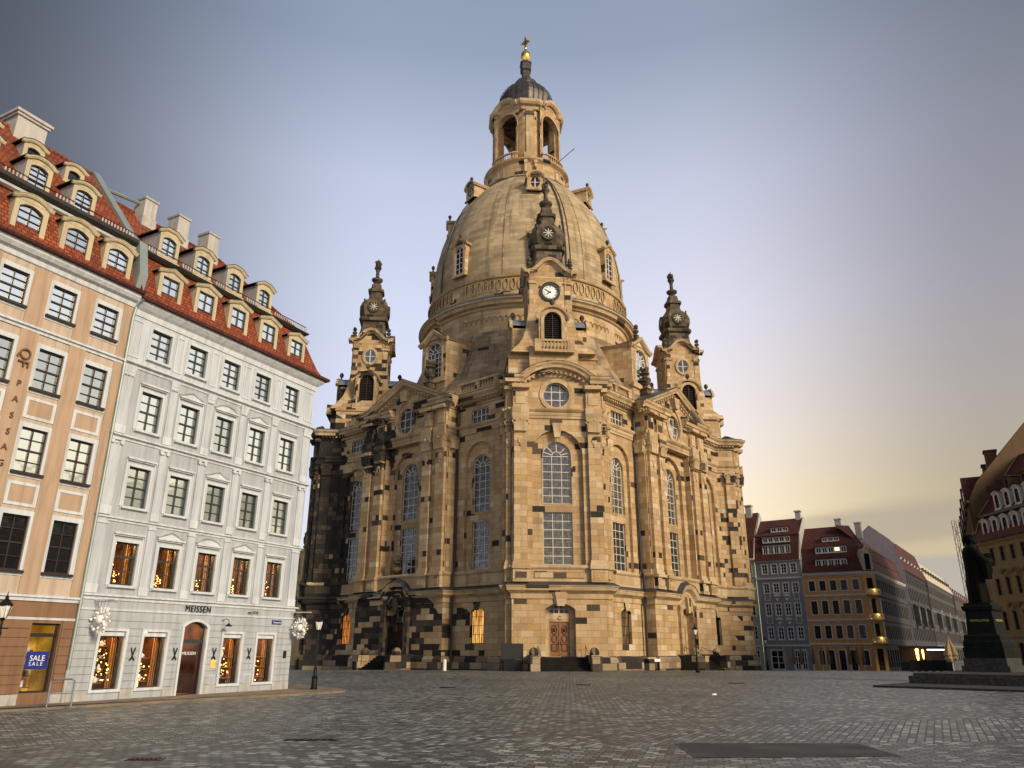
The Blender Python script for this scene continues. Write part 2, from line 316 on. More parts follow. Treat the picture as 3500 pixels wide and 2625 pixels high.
# ------------------------------------------------------------------ mesh builder
class MB:
    def __init__(s): s.v = []; s.f = []; s.mi = []; s.uv = []; s.mats = []
    def _m(s, name):
        if name not in s.mats: s.mats.append(name)
        return s.mats.index(name)
    def face(s, pts, mat, uv=None):
        i = len(s.v); s.v += [tuple(p) for p in pts]; s.f.append(list(range(i, i + len(pts)))); s.mi.append(s._m(mat)); s.uv.append(uv)
    def box(s, x0, x1, y0, y1, z0, z1, mat, skip=''):
        a = [(x0, y0, z0), (x1, y0, z0), (x1, y1, z0), (x0, y1, z0), (x0, y0, z1), (x1, y0, z1), (x1, y1, z1), (x0, y1, z1)]
        for k, q in (('b', (0, 3, 2, 1)), ('t', (4, 5, 6, 7)), ('f', (0, 1, 5, 4)), ('r', (1, 2, 6, 5)), ('k', (2, 3, 7, 6)), ('l', (3, 0, 4, 7))):
            if k not in skip: s.face([a[j] for j in q], mat)
    def prism(s, pts, y0, y1, mat, caps=True):       # polygon in (x,z), extruded in y
        n = len(pts)
        if caps:
            s.face([(x, y0, z) for x, z in pts], mat); s.face([(x, y1, z) for x, z in reversed(pts)], mat)
        for i in range(n):
            (a, b), (c, d) = pts[i], pts[(i + 1) % n]
            s.face([(a, y0, b), (a, y1, b), (c, y1, d), (c, y0, d)], mat)
    def prism_z(s, pts, z0, z1, mat, bottom=True):
        n = len(pts)
        s.face([(x, y, z1) for x, y in pts], mat)
        if bottom: s.face([(x, y, z0) for x, y in reversed(pts)], mat)
        for i in range(n):
            (a, b), (c, d) = pts[i], pts[(i + 1) % n]
            s.face([(a, b, z0), (c, d, z0), (c, d, z1), (a, b, z1)], mat)
    def loft(s, rings, mat, cap=True, smooth=False):  # rings of equal length
        for a, b in zip(rings, rings[1:]):
            n = len(a)
            for i in range(n):
                j = (i + 1) % n; s.face([a[i], a[j], b[j], b[i]], mat)
        if cap: s.face(list(reversed(rings[0])), mat); s.face(rings[-1], mat)
    def sqloft(s, prof, cx, cy, mat, cap=True, ch=0.0):  # (half, z) list -> square tapering body
        rings = []
        for h, z in prof:
            c = ch * h
            rings.append([(cx + x, cy + y, z) for x, y in ((-h + c, -h), (h - c, -h), (h, -h + c), (h, h - c), (h - c, h), (-h + c, h), (-h, h - c), (-h, -h + c))] if ch else
                         [(cx - h, cy - h, z), (cx + h, cy - h, z), (cx + h, cy + h, z), (cx - h, cy + h, z)])
        s.loft(rings, mat, cap)
    def lathe(s, prof, cx, cy, mat, n=16, a0=0, a1=360, uvr=None, cap=False):
        base = len(s.v); full = abs(a1 - a0) >= 360; cols = n if full else n + 1
        arc = [0]
        for (r0, z0), (r1, z1) in zip(prof, prof[1:]): arc.append(arc[-1] + math.hypot(r1 - r0, z1 - z0))
        for i in range(cols):
            a = R(a0 + (a1 - a0) * i / n)
            for r, z in prof: s.v.append((cx + r * math.sin(a), cy - r * math.cos(a), z))
        k = len(prof); mi = s._m(mat)
        for i in range(n):
            i2 = (i + 1) % cols
            for j in range(k - 1):
                s.f.append([base + i * k + j, base + i2 * k + j, base + i2 * k + j + 1, base + i * k + j + 1]); s.mi.append(mi)
                ur = uvr or max(prof[j][0], .1)
                u0 = R(a0 + (a1 - a0) * i / n) * ur; u1 = R(a0 + (a1 - a0) * (i + 1) / n) * ur
                z_ = prof[0][1]
                s.uv.append([(u0, z_ + arc[j]), (u1, z_ + arc[j]), (u1, z_ + arc[j + 1]), (u0, z_ + arc[j + 1])])
        if cap:
            for j in (0, k - 1):
                if prof[j][0] > 1e-3: s.face([s.v[base + i * k + j] for i in range(cols)], mat)
    def tube(s, pts, r, mat, n=6):
        rings = []; pts = [Vector(p) for p in pts]
        for i, p in enumerate(pts):
            d = (pts[min(i + 1, len(pts) - 1)] - pts[max(i - 1, 0)]).normalized()
            a = d.cross(Vector((0, 0, 1)) if abs(d.z) < .9 else Vector((1, 0, 0))).normalized(); b = d.cross(a)
            rings.append([tuple(p + (a * math.cos(2 * math.pi * k / n) + b * math.sin(2 * math.pi * k / n)) * r) for k in range(n)])
        s.loft(rings, mat)
    def sphere(s, c, r, mat, n=10, sz=1):
        m_ = n // 2 + 1
        s.lathe([(max(r * math.sin(math.pi * j / m_), 1e-4), c[2] - r * sz * math.cos(math.pi * j / m_)) for j in range(m_ + 1)], c[0], c[1], mat, n)
    def sweep(s, path, prof, mat, closed=False, caps=True):   # path in (x,y); outward = right-hand side; prof = (out,z)
        n = len(path); nr = []
        for i in range(n):
            def dr(a, b):
                dx, dy = b[0] - a[0], b[1] - a[1]; l = math.hypot(dx, dy) or 1; return dx / l, dy / l
            d1 = dr(path[i - 1], path[i]) if (i > 0 or closed) else None
            d2 = dr(path[i], path[(i + 1) % n]) if (i < n - 1 or closed) else None
            if d1 is None: d1 = d2
            if d2 is None: d2 = d1
            n1 = (d1[1], -d1[0]); n2 = (d2[1], -d2[0]); k = 1 + n1[0] * n2[0] + n1[1] * n2[1]
            k = max(k, .25); nr.append(((n1[0] + n2[0]) / k, (n1[1] + n2[1]) / k))
        rings = [[(p[0] + q[0] * o, p[1] + q[1] * o, z) for o, z in prof] for p, q in zip(path, nr)]
        idx = list(range(n)) + ([0] if closed else [])
        for a, b in zip(idx, idx[1:]):
            for j in range(len(prof) - 1):
                s.face([rings[a][j], rings[b][j], rings[b][j + 1], rings[a][j + 1]], mat)
        if caps and not closed:
            s.face(rings[0], mat); s.face(list(reversed(rings[-1])), mat)
    def rake(s, path, prof, y, mat, caps=True):      # path in (x,z) on a facade plane y; prof = (out, up)
        n = len(path); rings = []
        for i in range(n):
            a = path[max(i - 1, 0)]; b = path[i]; c = path[min(i + 1, n - 1)]
            def nn(p, q):
                dx, dz = q[0] - p[0], q[1] - p[1]; l = math.hypot(dx, dz) or 1; return (-dz / l, dx / l)
            n1 = nn(a, b) if a != b else nn(b, c); n2 = nn(b, c) if b != c else n1
            k = max(1 + n1[0] * n2[0] + n1[1] * n2[1], .3); m_ = ((n1[0] + n2[0]) / k, (n1[1] + n2[1]) / k)
            rings.append([(b[0] + m_[0] * h, y - o, b[1] + m_[1] * h) for o, h in prof])
        for a, b in zip(rings, rings[1:]):
            for j in range(len(prof) - 1): s.face([a[j], b[j], b[j + 1], a[j + 1]], mat)
        if caps: s.face(rings[0], mat); s.face(list(reversed(rings[-1])), mat)
    def ring(s, oa, ob, y0, y1, mat):                 # frame between two outlines of (x,z)
        n = len(oa)
        for i in range(n):
            j = (i + 1) % n
            s.face([(oa[i][0], y0, oa[i][1]), (oa[j][0], y0, oa[j][1]), (ob[j][0], y0, ob[j][1]), (ob[i][0], y0, ob[i][1])], mat)
            s.face([(ob[i][0], y0, ob[i][1]), (ob[j][0], y0, ob[j][1]), (ob[j][0], y1, ob[j][1]), (ob[i][0], y1, ob[i][1])], mat)
            s.face([(oa[j][0], y0, oa[j][1]), (oa[i][0], y0, oa[i][1]), (oa[i][0], y1, oa[i][1]), (oa[j][0], y1, oa[j][1])], mat)
    def mesh(s, name, smooth=False, merge=False):
        me = bpy.data.meshes.new(name); me.from_pydata(s.v, [], s.f)
        for mn in s.mats: me.materials.append(M(mn))
        me.polygons.foreach_set('material_index', s.mi)
        uvl = me.uv_layers.new(name='UVMap'); data = [0.0] * (2 * len(me.loops))
        for p, uv in zip(me.polygons, s.uv):
            if uv is None:
                nn = p.normal
                if abs(nn.z) > .8: t = (1, 0); vert = False
                else:
                    l = math.hypot(nn.x, nn.y) or 1; t = (-nn.y / l, nn.x / l); vert = True
                for li in p.loop_indices:
                    c = me.vertices[me.loops[li].vertex_index].co
                    data[2 * li] = c.x * t[0] + c.y * t[1]; data[2 * li + 1] = c.z if vert else c.y
            else:
                for li, q in zip(p.loop_indices, uv): data[2 * li], data[2 * li + 1] = q
        uvl.data.foreach_set('uv', data)
        if smooth: me.polygons.foreach_set('use_smooth', [True] * len(me.polygons))
        me.update(); return me
    def build(s, name, parent=None, mat=None, smooth=False, label=None):
        return link(name, s.mesh(name, smooth), parent, mat, label)
def link(name, me, parent=None, mat=None, label=None):
    o = bpy.data.objects.new(name, me); COL.objects.link(o)
    if parent: o.parent = parent
    if mat is not None: o.matrix_local = mat
    if label: o['label'] = label
    return o
def root(name, loc, rz, label, cat, group=None):
    o = bpy.data.objects.new(name, None); COL.objects.link(o); o.location = loc; o.rotation_euler = (0, 0, rz)
    o['label'] = label; o['category'] = cat
    if group: o['group'] = group
    return o
def tagm(o, label, cat, group=None, kind=None):
    if label: o['label'] = label
    if cat: o['category'] = cat
    if group: o['group'] = group
    if kind: o['kind'] = kind
    return o
def T(x, y, z): return Matrix.Translation((x, y, z))
def RZ(a): return Matrix.Rotation(R(a), 4, 'Z')
def text(body, size, mat, parent, mtx, ext=.01, name='lettering', spacing=1.0, align='LEFT', sx=1.0):
    c = bpy.data.curves.new(name, 'FONT'); c.body = body; c.size = size; c.extrude = ext; c.space_character = spacing; c.align_x = align; c.resolution_u = 3
    o = bpy.data.objects.new(name, c); COL.objects.link(o)
    me = bpy.data.meshes.new_from_object(o.evaluated_get(bpy.context.evaluated_depsgraph_get()))
    bpy.data.objects.remove(o); me.materials.clear(); me.materials.append(M(mat))
    return link(name, me, parent, mtx @ Matrix.Rotation(R(90), 4, 'X') @ Matrix.Diagonal((sx, 1, 1, 1)))

def outline(kind, cx, z0, z1, hw, seg=10):
    if kind == 'rect': return [(cx - hw, z0), (cx + hw, z0), (cx + hw, z1), (cx - hw, z1)]
    if kind == 'oval':
        c = (z0 + z1) / 2; rz = (z1 - z0) / 2; n = 24
        return [(cx + hw * math.cos(2 * math.pi * i / n - math.pi / 2), c + rz * math.sin(2 * math.pi * i / n - math.pi / 2)) for i in range(n)]
    rise = hw if kind == 'arch' else hw * .38
    zs = z1 - rise; rad = (hw * hw + rise * rise) / (2 * rise); a = math.asin(min(1, hw / rad)); zc = z1 - rad
    pts = [(cx - hw, z0), (cx + hw, z0)]
    for i in range(seg + 1):
        t = a - 2 * a * i / seg; pts.append((cx + rad * math.sin(t), zc + rad * math.cos(t)))
    return pts
def panel(mb, x0, x1, z0, z1, y, ops, mat, depth=.3, rmat=None):
    """wall sheet on plane y with real openings; ops = (kind,cx,z0,z1,hw[,depth])"""
    xs = sorted({x0, x1} | {o[1] - o[4] for o in ops} | {o[1] + o[4] for o in ops}); zs = sorted({z0, z1} | {o[2] for o in ops} | {o[3] for o in ops})
    xs = [x for x in xs if x0 - 1e-6 <= x <= x1 + 1e-6]; zs = [z for z in zs if z0 - 1e-6 <= z <= z1 + 1e-6]
    for a, b in zip(xs, xs[1:]):
        run = None
        for c, d in zip(zs, zs[1:]):
            mx, mz = (a + b) / 2, (c + d) / 2
            if any(o[1] - o[4] < mx < o[1] + o[4] and o[2] < mz < o[3] for o in ops):
                if run is not None: mb.face([(a, y, run), (b, y, run), (b, y, c), (a, y, c)], mat); run = None
            elif run is None: run = c
        if run is not None: mb.face([(a, y, run), (b, y, run), (b, y, zs[-1]), (a, y, zs[-1])], mat)
    for o in ops:
        k, cx, a, b, hw = o[:5]; dp = o[5] if len(o) > 5 else depth; ol = outline(k, cx, a, b, hw); n = len(ol)
        if k in ('arch', 'seg'):
            top = ol[2:]
            for p, q in zip(top, top[1:]): mb.face([(p[0], y, p[1]), (p[0], y, b), (q[0], y, b), (q[0], y, q[1])], mat)
        if k == 'oval':
            c = (a + b) / 2
            for p, q in zip(ol, ol[1:] + ol[:1]):
                e = b if (p[1] + q[1]) / 2 > c else a
                mb.face([(p[0], y, p[1]), (q[0], y, q[1]), (q[0], y, e), (p[0], y, e)], mat)
        for i in range(n):
            p, q = ol[i], ol[(i + 1) % n]; mb.face([(p[0], y, p[1]), (p[0], y + dp, p[1]), (q[0], y + dp, q[1]), (q[0], y, q[1])], rmat or mat)
WC = {}
def window(parent, base, kind, cx, z0, z1, hw, y, fmat, gmat, nx=2, nz=4, ft=.07, bar=.035, sur=None, name='window', sill=False, bigz=(), fan=False, label=None, rec=.12):
    """frame with glazing bars (cached mesh) + child pane. sur=(mat,width,proj)"""
    h = z1 - z0; key = (kind, round(h, 3), round(hw, 3), fmat, gmat, nx, nz, ft, bar, sur, sill, tuple(bigz), fan, rec)
    if key not in WC:
        f = MB(); d = rec; ol = outline(kind, 0, 0, h, hw); inn = outline(kind, 0, ft, h - ft, hw - ft)
        f.ring(ol, inn, d - .02, d + .10, fmat)
        def top(x):
            if kind == 'rect': return h - ft
            if kind == 'oval': return h / 2 + (h / 2 - ft) * math.sqrt(max(0, 1 - (x / (hw - ft)) ** 2))
            w = hw - ft; rise = w if kind == 'arch' else w * .38; rad = (w * w + rise * rise) / (2 * rise)
            return h - ft - rad + math.sqrt(max(0, rad * rad - x * x))
        rise = hw if kind == 'arch' else 0
        for i in range(1, nx):
            x = -hw + 2 * hw * i / nx; zt = (h - rise if fan else top(x)); zb = ft if kind != 'oval' else h - top(x)
            b_ = bar * (1.6 if nx % 2 == 0 and i == nx // 2 else 1)
            f.box(x - b_ / 2, x + b_ / 2, d, d + .06, zb, zt, fmat)
        hh = h - rise if fan else h
        for j in range(1, nz + (1 if fan else 0)):
            z = hh * j / nz; w = hw - ft * .5
            if kind == 'oval': w = (hw) * math.sqrt(max(0, 1 - ((z - h / 2) / (h / 2)) ** 2))
            b_ = bar * (2.2 if j in bigz else 1)
            f.box(-w, w, d + .005, d + .055, z - b_ / 2, z + b_ / 2, fmat)
        if fan:
            for a in (45, 90, 135, 18, 162):
                c, s_ = math.cos(R(a)), math.sin(R(a)); r0 = hw * .33; r1 = hw * .95; zc = h - hw; b_ = bar * .6
                f.prism([(c * r0 - s_ * b_, zc + s_ * r0 + c * b_), (c * r0 + s_ * b_, zc + s_ * r0 - c * b_), (c * r1 + s_ * b_, zc + s_ * r1 - c * b_), (c * r1 - s_ * b_, zc + s_ * r1 + c * b_)], d, d + .05, fmat)
            for r_ in (.33,):
                pts = [(math.cos(R(a)) * hw * r_, h - hw + math.sin(R(a)) * hw * r_) for a in range(0, 181, 20)]
                f.rake(pts, [(0, -.04), (.0, .04), (-.05, .04), (-.05, -.04)], d, fmat, False)
        if sur:
            sm, sw, pr = sur; oo = outline(kind, 0, -sw, h + sw, hw + sw); f.ring(oo, ol, -pr, .0, sm)
        if sill: f.box(-hw - .10, hw + .10, -.13, d, -.09, 0, sill)
        g = MB(); g.face([(x, d + .05, z) for x, z in ol], gmat)
        WC[key] = (f.mesh(name), g.mesh('pane'))
    fm, gm = WC[key]
    o = link(name, fm, parent, (base or Matrix()) @ T(cx, y, z0), label); link('pane', gm, o)
    return o
# ================================================================== GROUND
def gz(y):   # the square falls gently away beyond the church front
    t = min(max((y - 72) / 36, 0), 1); return -1.05 * t * t * (3 - 2 * t)
def build_ground():
    g = MB(); ys = [-60, -20, 0, 20, 40, 60, 72] + [72 + 3 * i for i in range(1, 13)] + [140, 200, 400, 1500]
    xs = [-1500, -300, -100, -50, 0, 50, 100, 300, 1500]
    for a, b in zip(ys, ys[1:]):
        for c, d in zip(xs, xs[1:]): g.face([(c, a, gz(a)), (d, a, gz(a)), (d, b, gz(b)), (c, b, gz(b))], 'cobbles')
    tagm(g.build('ground'), None, None, None, 'structure')
    s = MB(); X = Vector((.45489, .89055)); A = Vector((-15.3706, 27.8944))
    p = [tuple(A + X * -16), (-27, 8.6), (-15.32, 24.59), (-7.75, 35.0), (-7.35, 35.9), (-7.5, 37.0), (-8.3, 38.6), (-11.5, 43.5), tuple(A + X * 12.5 + Vector((-2, 1)))]
    s.prism_z(p, -.2, .07, 'sidewalk_stone'); tagm(s.build('pavement'), None, None, None, 'structure')
    s = MB(); q = [(3.28, 14.78), (6.99, 15.01), (7.06, 17.0), (3.36, 16.94)]; s.face([(x, y, .006) for x, y in q], 'asphalt')
    c = (5.17, 15.93); qo = [(c[0] + (x - c[0]) * 1.018, c[1] + (y - c[1]) * 1.035) for x, y in q]
    for i in range(4): j = (i + 1) % 4; s.face([(*q[i], .012), (*q[j], .012), (*qo[j], .012), (*qo[i], .012)], 'lead_dark')
    tagm(s.build('asphalt_patch'), None, None, None, 'structure')
build_ground()
# ================================================================== CHURCH
CO = (2.181, 101.0, 0); CA = .085
church = root('church', CO, CA, 'huge baroque sandstone church with a bell-shaped stone dome, corner towers and scattered black stones', 'church')
def rot(a, p):
    c, s = math.cos(R(a)), math.sin(R(a)); return (p[0] * c - p[1] * s, p[0] * s + p[1] * c)
TW = [(-5.1, -24.54), (-5.1, -27.1), (-4.55, -27.1), (-4.55, -27.75), (4.55, -27.75), (4.55, -27.1), (5.1, -27.1)]
SD = [(-13.75, -20.96), (-6.9, -20.96), (-6.9, -22.4), (6.9, -22.4), (6.9, -20.96)]
PLAN = []
for q in range(4):
    PLAN += [rot(90 * q, p) for p in TW] + [rot(90 * q + 45, p) for p in SD]
STRING = [(0, 6.25), (.10, 6.3), (.10, 6.75), (.22, 6.85), (.5, 7.05), (.55, 7.35), (.62, 7.4), (.62, 7.5), (0, 7.5)]
LEADS = [(0, 7.5), (.66, 7.5), (.66, 7.56), (.05, 7.86), (0, 7.86)]
PED = [(0, 7.86), (.1, 7.86), (.1, 8.95), (.16, 9.0), (.26, 9.15), (.26, 9.28), (.12, 9.4), (0, 9.4)]
ENT = [(0, 23.85), (.12, 23.9), (.12, 24.15), (.18, 24.2), (.18, 24.5), (.3, 24.6), (.42, 24.75), (.45, 24.88), (0, 24.95)]
CORN = [(0, 26.95), (.12, 27.0), (.16, 27.25), (.3, 27.3), (.3, 27.45), (.72, 27.55), (.78, 27.85), (.95, 28.05), (1.0, 28.25), (0, 28.32)]
def ring_part(name, prof, mat): MB_ = MB(); MB_.sweep(PLAN, prof, mat, closed=True); return MB_.build(name, church)
ring_part('entablature', ENT, 'stone_plain'); ring_part('pedestal_course', PED, 'stone_plain')
# string course: broken where the portal hoods rise on the four sides
s1, s2 = MB(), MB()
def half_paths(hx_t, hx_s):
    out = []
    for q in range(4):
        a = 90 * q
        t = [rot(a, p) for p in ([(hx_t, -27.75)] if hx_t else []) + TW[4:]]
        sd = [rot(a + 45, p) for p in SD[:3]] + [rot(a + 45, (-hx_s, -22.4))]
        sd2 = [rot(a + 45, (hx_s, -22.4))] + [rot(a + 45, p) for p in SD[3:]]
        nx = [rot(a + 90, p) for p in TW[:4]] + ([rot(a + 90, (-hx_t, -27.75))] if hx_t else [])
        out += [t + sd, sd2 + nx]
    return out
HP = half_paths(0.001, 2.1)
for p in HP:
    s1 = MB(); s1.sweep(p, STRING, 'stone_plain'); s1.build('string_course', church); s2 = MB(); s2.sweep(p, LEADS, 'lead_dark'); s2.build('ledge_roof', church)
HOOD = [(-2.1, 6.9), (-1.75, 6.98), (-1.35, 7.45), (-.8, 7.9), (0, 8.08), (.8, 7.9), (1.35, 7.45), (1.75, 6.98), (2.1, 6.9)]
# main cornice with dentils, broken by arched and triangular gables
HP2 = half_paths(3.4, 1.9)
def dentils(mb, p, z=27.46, o=.42, st=.42):
    for (a, b) in zip(p, p[1:]):
        dx, dy = b[0] - a[0], b[1] - a[1]; l = math.hypot(dx, dy)
        if l < .3: continue
        dx /= l; dy /= l; nx, ny = dy, -dx; k = int(l / st)
        for i in range(k):
            t = (i + .5) * l / k; x, y = a[0] + dx * t + nx * o, a[1] + dy * t + ny * o; e = .1
            q = [(x - dx * e - nx * .16, y - dy * e - ny * .16), (x + dx * e - nx * .16, y + dy * e - ny * .16), (x + dx * e + nx * .16, y + dy * e + ny * .16), (x - dx * e + nx * .16, y - dy * e + ny * .16)]
            mb.prism_z(q, z - .16, z + .06, 'stone_plain')
for p in HP2: c = MB(); c.sweep(p, CORN, 'stone_plain'); dentils(c, p); c.build('main_cornice', church)
# lead roofs of the cornice and the flat roof over the galleries
for p in HP2: l = MB(); l.sweep(p, [(.98, 28.26), (1.02, 28.30), (.1, 28.62), (-.2, 28.62), (-.2, 28.3)], 'lead_dark'); l.build('cornice_roof', church)
l = MB(); INN = [(x * .985, y * .985) for x, y in PLAN]; l.face([(x, y, 28.4) for x, y in INN], 'stone_flare'); l.build('gallery_roof', church)
# plinth
p = MB(); p.sweep(PLAN, [(0, -1.4), (.32, -1.4), (.32, .9), (.22, 1.0), (.12, 1.15), (0, 1.22)], 'stone_plinth', closed=True); p.build('plinth', church)
# walls
w = MB(); w2 = MB()
def plain(mb, a, b, z0, z1, mat='stone'):
    mb.face([(a[0], a[1], z0), (b[0], b[1], z0), (b[0], b[1], z1), (a[0], a[1], z1)], mat)
def xf(mb, a, fn):            # run fn on a temp builder and rotate its geometry into the church frame
    t = MB(); fn(t)
    for f_, mi in zip(t.f, t.mi): mb.face([(*rot(a, t.v[i][:2]), t.v[i][2]) for i in f_], t.mats[mi], uvfix(t, f_))
def uvfix(t, f_):
    P = [Vector(t.v[i]) for i in f_]; nn = Vector((0, 0, 0))
    for i in range(len(P)): nn += P[i].cross(P[(i + 1) % len(P)])
    if nn.length < 1e-9: return None
    nn.normalize()
    if abs(nn.z) > .8: return [(p.x, p.y) for p in P]
    l_ = math.hypot(nn.x, nn.y); tx, ty = -nn.y / l_, nn.x / l_
    return [(p.x * tx + p.y * ty, p.z) for p in P]
def tower_wall(mb):
    panel(mb, -4.55, 4.55, 1.1, 8.0, -27.75, [('seg', 0, 1.16, 5.9, 1.42, .75)], 'stone')
    panel(mb, -1.6, 1.6, 1.0, 6.3, -27.0, [('rect', 0, 1.16, 4.28, .95, .25), ('seg', 0, 4.98, 5.85, .95, .2)], 'stone_plain')
    panel(mb, -4.55, 4.55, 8.0, 28.4, -27.75, [('arch', 0, 9.42, 22.75, 2.55, .5), ('oval', 0, 25.08, 27.78, 1.35, .5)], 'stone')
    panel(mb, -2.7, 2.7, 9.0, 23.0, -27.25, [('rect', 0, 9.46, 14.5, 1.45, .35), ('arch', 0, 15.35, 21.6, 1.45, .35)], 'stone')
    # lunette under the arched gable
    arc = arcpts(3.55, 1.55, 27.9, 14)
    mb.face([(x, -27.75, z) for x, z in arc] + [(3.5, -27.75, 27.5), (-3.5, -27.75, 27.5)][:0], 'stone') if 0 else mb.prism(arc, -27.75, -26.9, 'stone')
    for (a, b) in ((TW[0], TW[1]), (TW[1], TW[2]), (TW[2], TW[3]), (TW[4], TW[5]), (TW[5], TW[6]), (TW[6], (5.1, -24.54))): plain(mb, a, b, 1.1, 28.4)
def arcpts(hw, rise, z0, n):
    rad = (hw * hw + rise * rise) / (2 * rise); a = math.asin(hw / rad); zc = z0 + rise - rad
    return [(rad * math.sin(-a + 2 * a * i / n), zc + rad * math.cos(-a + 2 * a * i / n)) for i in range(n + 1)]
BX = 10.3
def side_wall(mb):
    for s_ in (-1, 1):
        a, b = (-13.75, -6.9) if s_ < 0 else (6.9, 13.75)
        panel(mb, a, b, 1.1, 8.0, -20.96, [('seg', s_ * BX, 2.35, 5.72, .92, .45)], 'stone')
        panel(mb, a, b, 8.0, 24.0, -20.96, [('arch', s_ * BX, 9.42, 22.85, 2.0, .35)], 'stone')
        panel(mb, s_ * BX - 2.2, s_ * BX + 2.2, 9.2, 23.2, -20.61, [('rect', s_ * BX, 9.5, 14.4, 1.2, .35), ('arch', s_ * BX, 15.35, 21.45, 1.2, .35)], 'stone')
        panel(mb, a, b, 24.0, 28.4, -20.96, [('rect', s_ * BX, 25.05, 26.55, 1.25, .35)], 'stone')
        plain(mb, (s_ * 6.9, -20.96), (s_ * 6.9, -22.4), 1.1, 28.4)
    panel(mb, -6.9, 6.9, 1.1, 8.0, -22.4, [('seg', 0, 1.16, 6.1, 1.45, .9)], 'stone')
    panel(mb, -1.6, 1.6, 1.0, 6.4, -21.5, [('rect', 0, 1.16, 4.3, .98, .25), ('seg', 0, 5.05, 6.0, .95, .2)], 'stone_plain')
    panel(mb, -6.9, 6.9, 8.0, 28.3, -22.4, [('rect', 0, 9.42, 23.86, 3.15, .75), ('oval', 0, 25.1, 29.0 - .75, 1.4, .5)], 'stone')
    panel(mb, -3.2, 3.2, 9.2, 24.0, -21.65, [('arch', 0, 9.5, 23.1, 2.3, .4)], 'stone')
    panel(mb, -2.5, 2.5, 9.2, 23.4, -21.25, [('rect', 0, 9.5, 14.5, 1.32, .35), ('arch', 0, 15.4, 21.9, 1.32, .35)], 'stone')
    mb.prism([(-7.2, 28.3), (7.2, 28.3), (0, 31.6)], -22.4, -21.6, 'stone')
for q in range(4):
    xf(w, 90 * q, tower_wall); xf(w, 90 * q + 45, side_wall)
w.build('wall', church)
# gable pieces, windows, pilasters per face
RAKE = [(0, -.55), (.12, -.5), (.16, -.28), (.3, -.25), (.3, -.1), (.7, 0), (.76, .25), (.92, .42), (.98, .62), (0, .66)]
def capital(mb, cx, y, w_, z0=22.3, z1=23.85, pr=.35):
    h = z1 - z0; hw = w_ / 2
    mb.box(cx - hw - .04, cx + hw + .04, y - pr - .05, y, z0 - .02, z0 + .14, 'stone_plain')
    mb.sqloft([(hw, z0 + .1), (hw * 1.08, z0 + h * .5), (hw * 1.18, z0 + h * .85)], cx, y + .0, 'stone_plain')
    mb.box(cx - hw * 1.28, cx + hw * 1.28, y - pr - .3, y, z1 - .2, z1, 'stone_plain')
    for k in range(2):
        zz = z0 + .18 + k * .42
        for i in range(3 - k):
            x = cx + (i - (2 - k) / 2) * hw * .85
            mb.loft([[(x - .17, y - pr - .08, zz), (x + .17, y - pr - .08, zz), (x + .17, y - pr + .1, zz), (x - .17, y - pr + .1, zz)],
                     [(x - .20, y - pr - .16, zz + .22), (x + .2, y - pr - .16, zz + .22), (x + .2, y - pr + .1, zz + .22), (x - .2, y - pr + .1, zz + .22)],
                     [(x - .12, y - pr - .34, zz + .42), (x + .12, y - pr - .34, zz + .42), (x + .12, y - pr - .1, zz + .42), (x - .12, y - pr - .1, zz + .42)]], 'stone_plain')
    for s_ in (-1, 1):
        x = cx + s_ * hw * .95; n = 10; zc = z1 - .45
        pts = [(x + .27 * math.cos(2 * math.pi * i / n), zc + .27 * math.sin(2 * math.pi * i / n)) for i in range(n)]
        mb.prism(pts, y - pr - .34, y - pr + .15, 'stone_plain')
        pts = [(x + .11 * math.cos(2 * math.pi * i / n), zc + .11 * math.sin(2 * math.pi * i / n)) for i in range(n)]
        mb.prism(pts, y - pr - .40, y - pr - .3, 'stone_old')
    mb.sphere((cx, y - pr - .32, z1 - .25), .16, 'stone_plain', 8)
PC = {}
def pilaster(a, cx, y, w_, pr=.35, face='f'):
    key = (round(w_, 2), pr)
    if key not in PC:
        m_ = MB(); hw = w_ / 2
        m_.box(-hw - .14, hw + .14, -pr - .14, 0, 9.3, 9.62, 'stone_plain'); m_.box(-hw - .07, hw + .07, -pr - .07, 0, 9.62, 9.85, 'stone_plain')
        m_.box(-hw, hw, -pr, .1, 9.85, 22.35, 'stone')
        # pedestal below
        m_.box(-hw - .12, hw + .12, -pr - .22, 0, 7.8, 8.98, 'stone_plain'); m_.box(-hw - .22, hw + .22, -pr - .36, 0, 8.98, 9.3, 'stone_plain')
        m_.box(-hw + .12, hw - .12, -pr - .26, -pr - .2, 8.0, 8.8, 'stone')
        # hanging shield below the capital
        n = 12; pts = [(.27 * math.cos(2 * math.pi * i / n), 21.55 + .42 * math.sin(2 * math.pi * i / n)) for i in range(n)]
        m_.prism(pts, -pr - .07, -pr + .02, 'stone_plain'); m_.sphere((0, -pr - .06, 20.98), .11, 'stone_plain', 6)
        c_ = MB(); capital(c_, 0, 0, w_, pr=pr)
        e_ = MB(); e_.box(-hw - .08, hw + .08, -pr + .02, .05, 25.0, 26.9, 'stone')
        e_.box(-hw - .2, hw + .2, -pr - .28, .05, 23.86, 24.92, 'stone_plain'); e_.box(-hw + .15, hw - .15, -pr - .05, -pr + .05, 25.3, 26.6, 'stone_plain')
        e_.box(-hw - .25, hw + .25, -pr - .55, .0, 26.9, 27.3, 'stone_plain')
        PC[key] = (m_.mesh('pilaster'), c_.mesh('capital'), e_.mesh('entablature_block'))
    o = link('pilaster', PC[key][0], church, RZ(a) @ T(cx, y, 0)); link('capital', PC[key][1], o); link('entablature_block', PC[key][2], o)
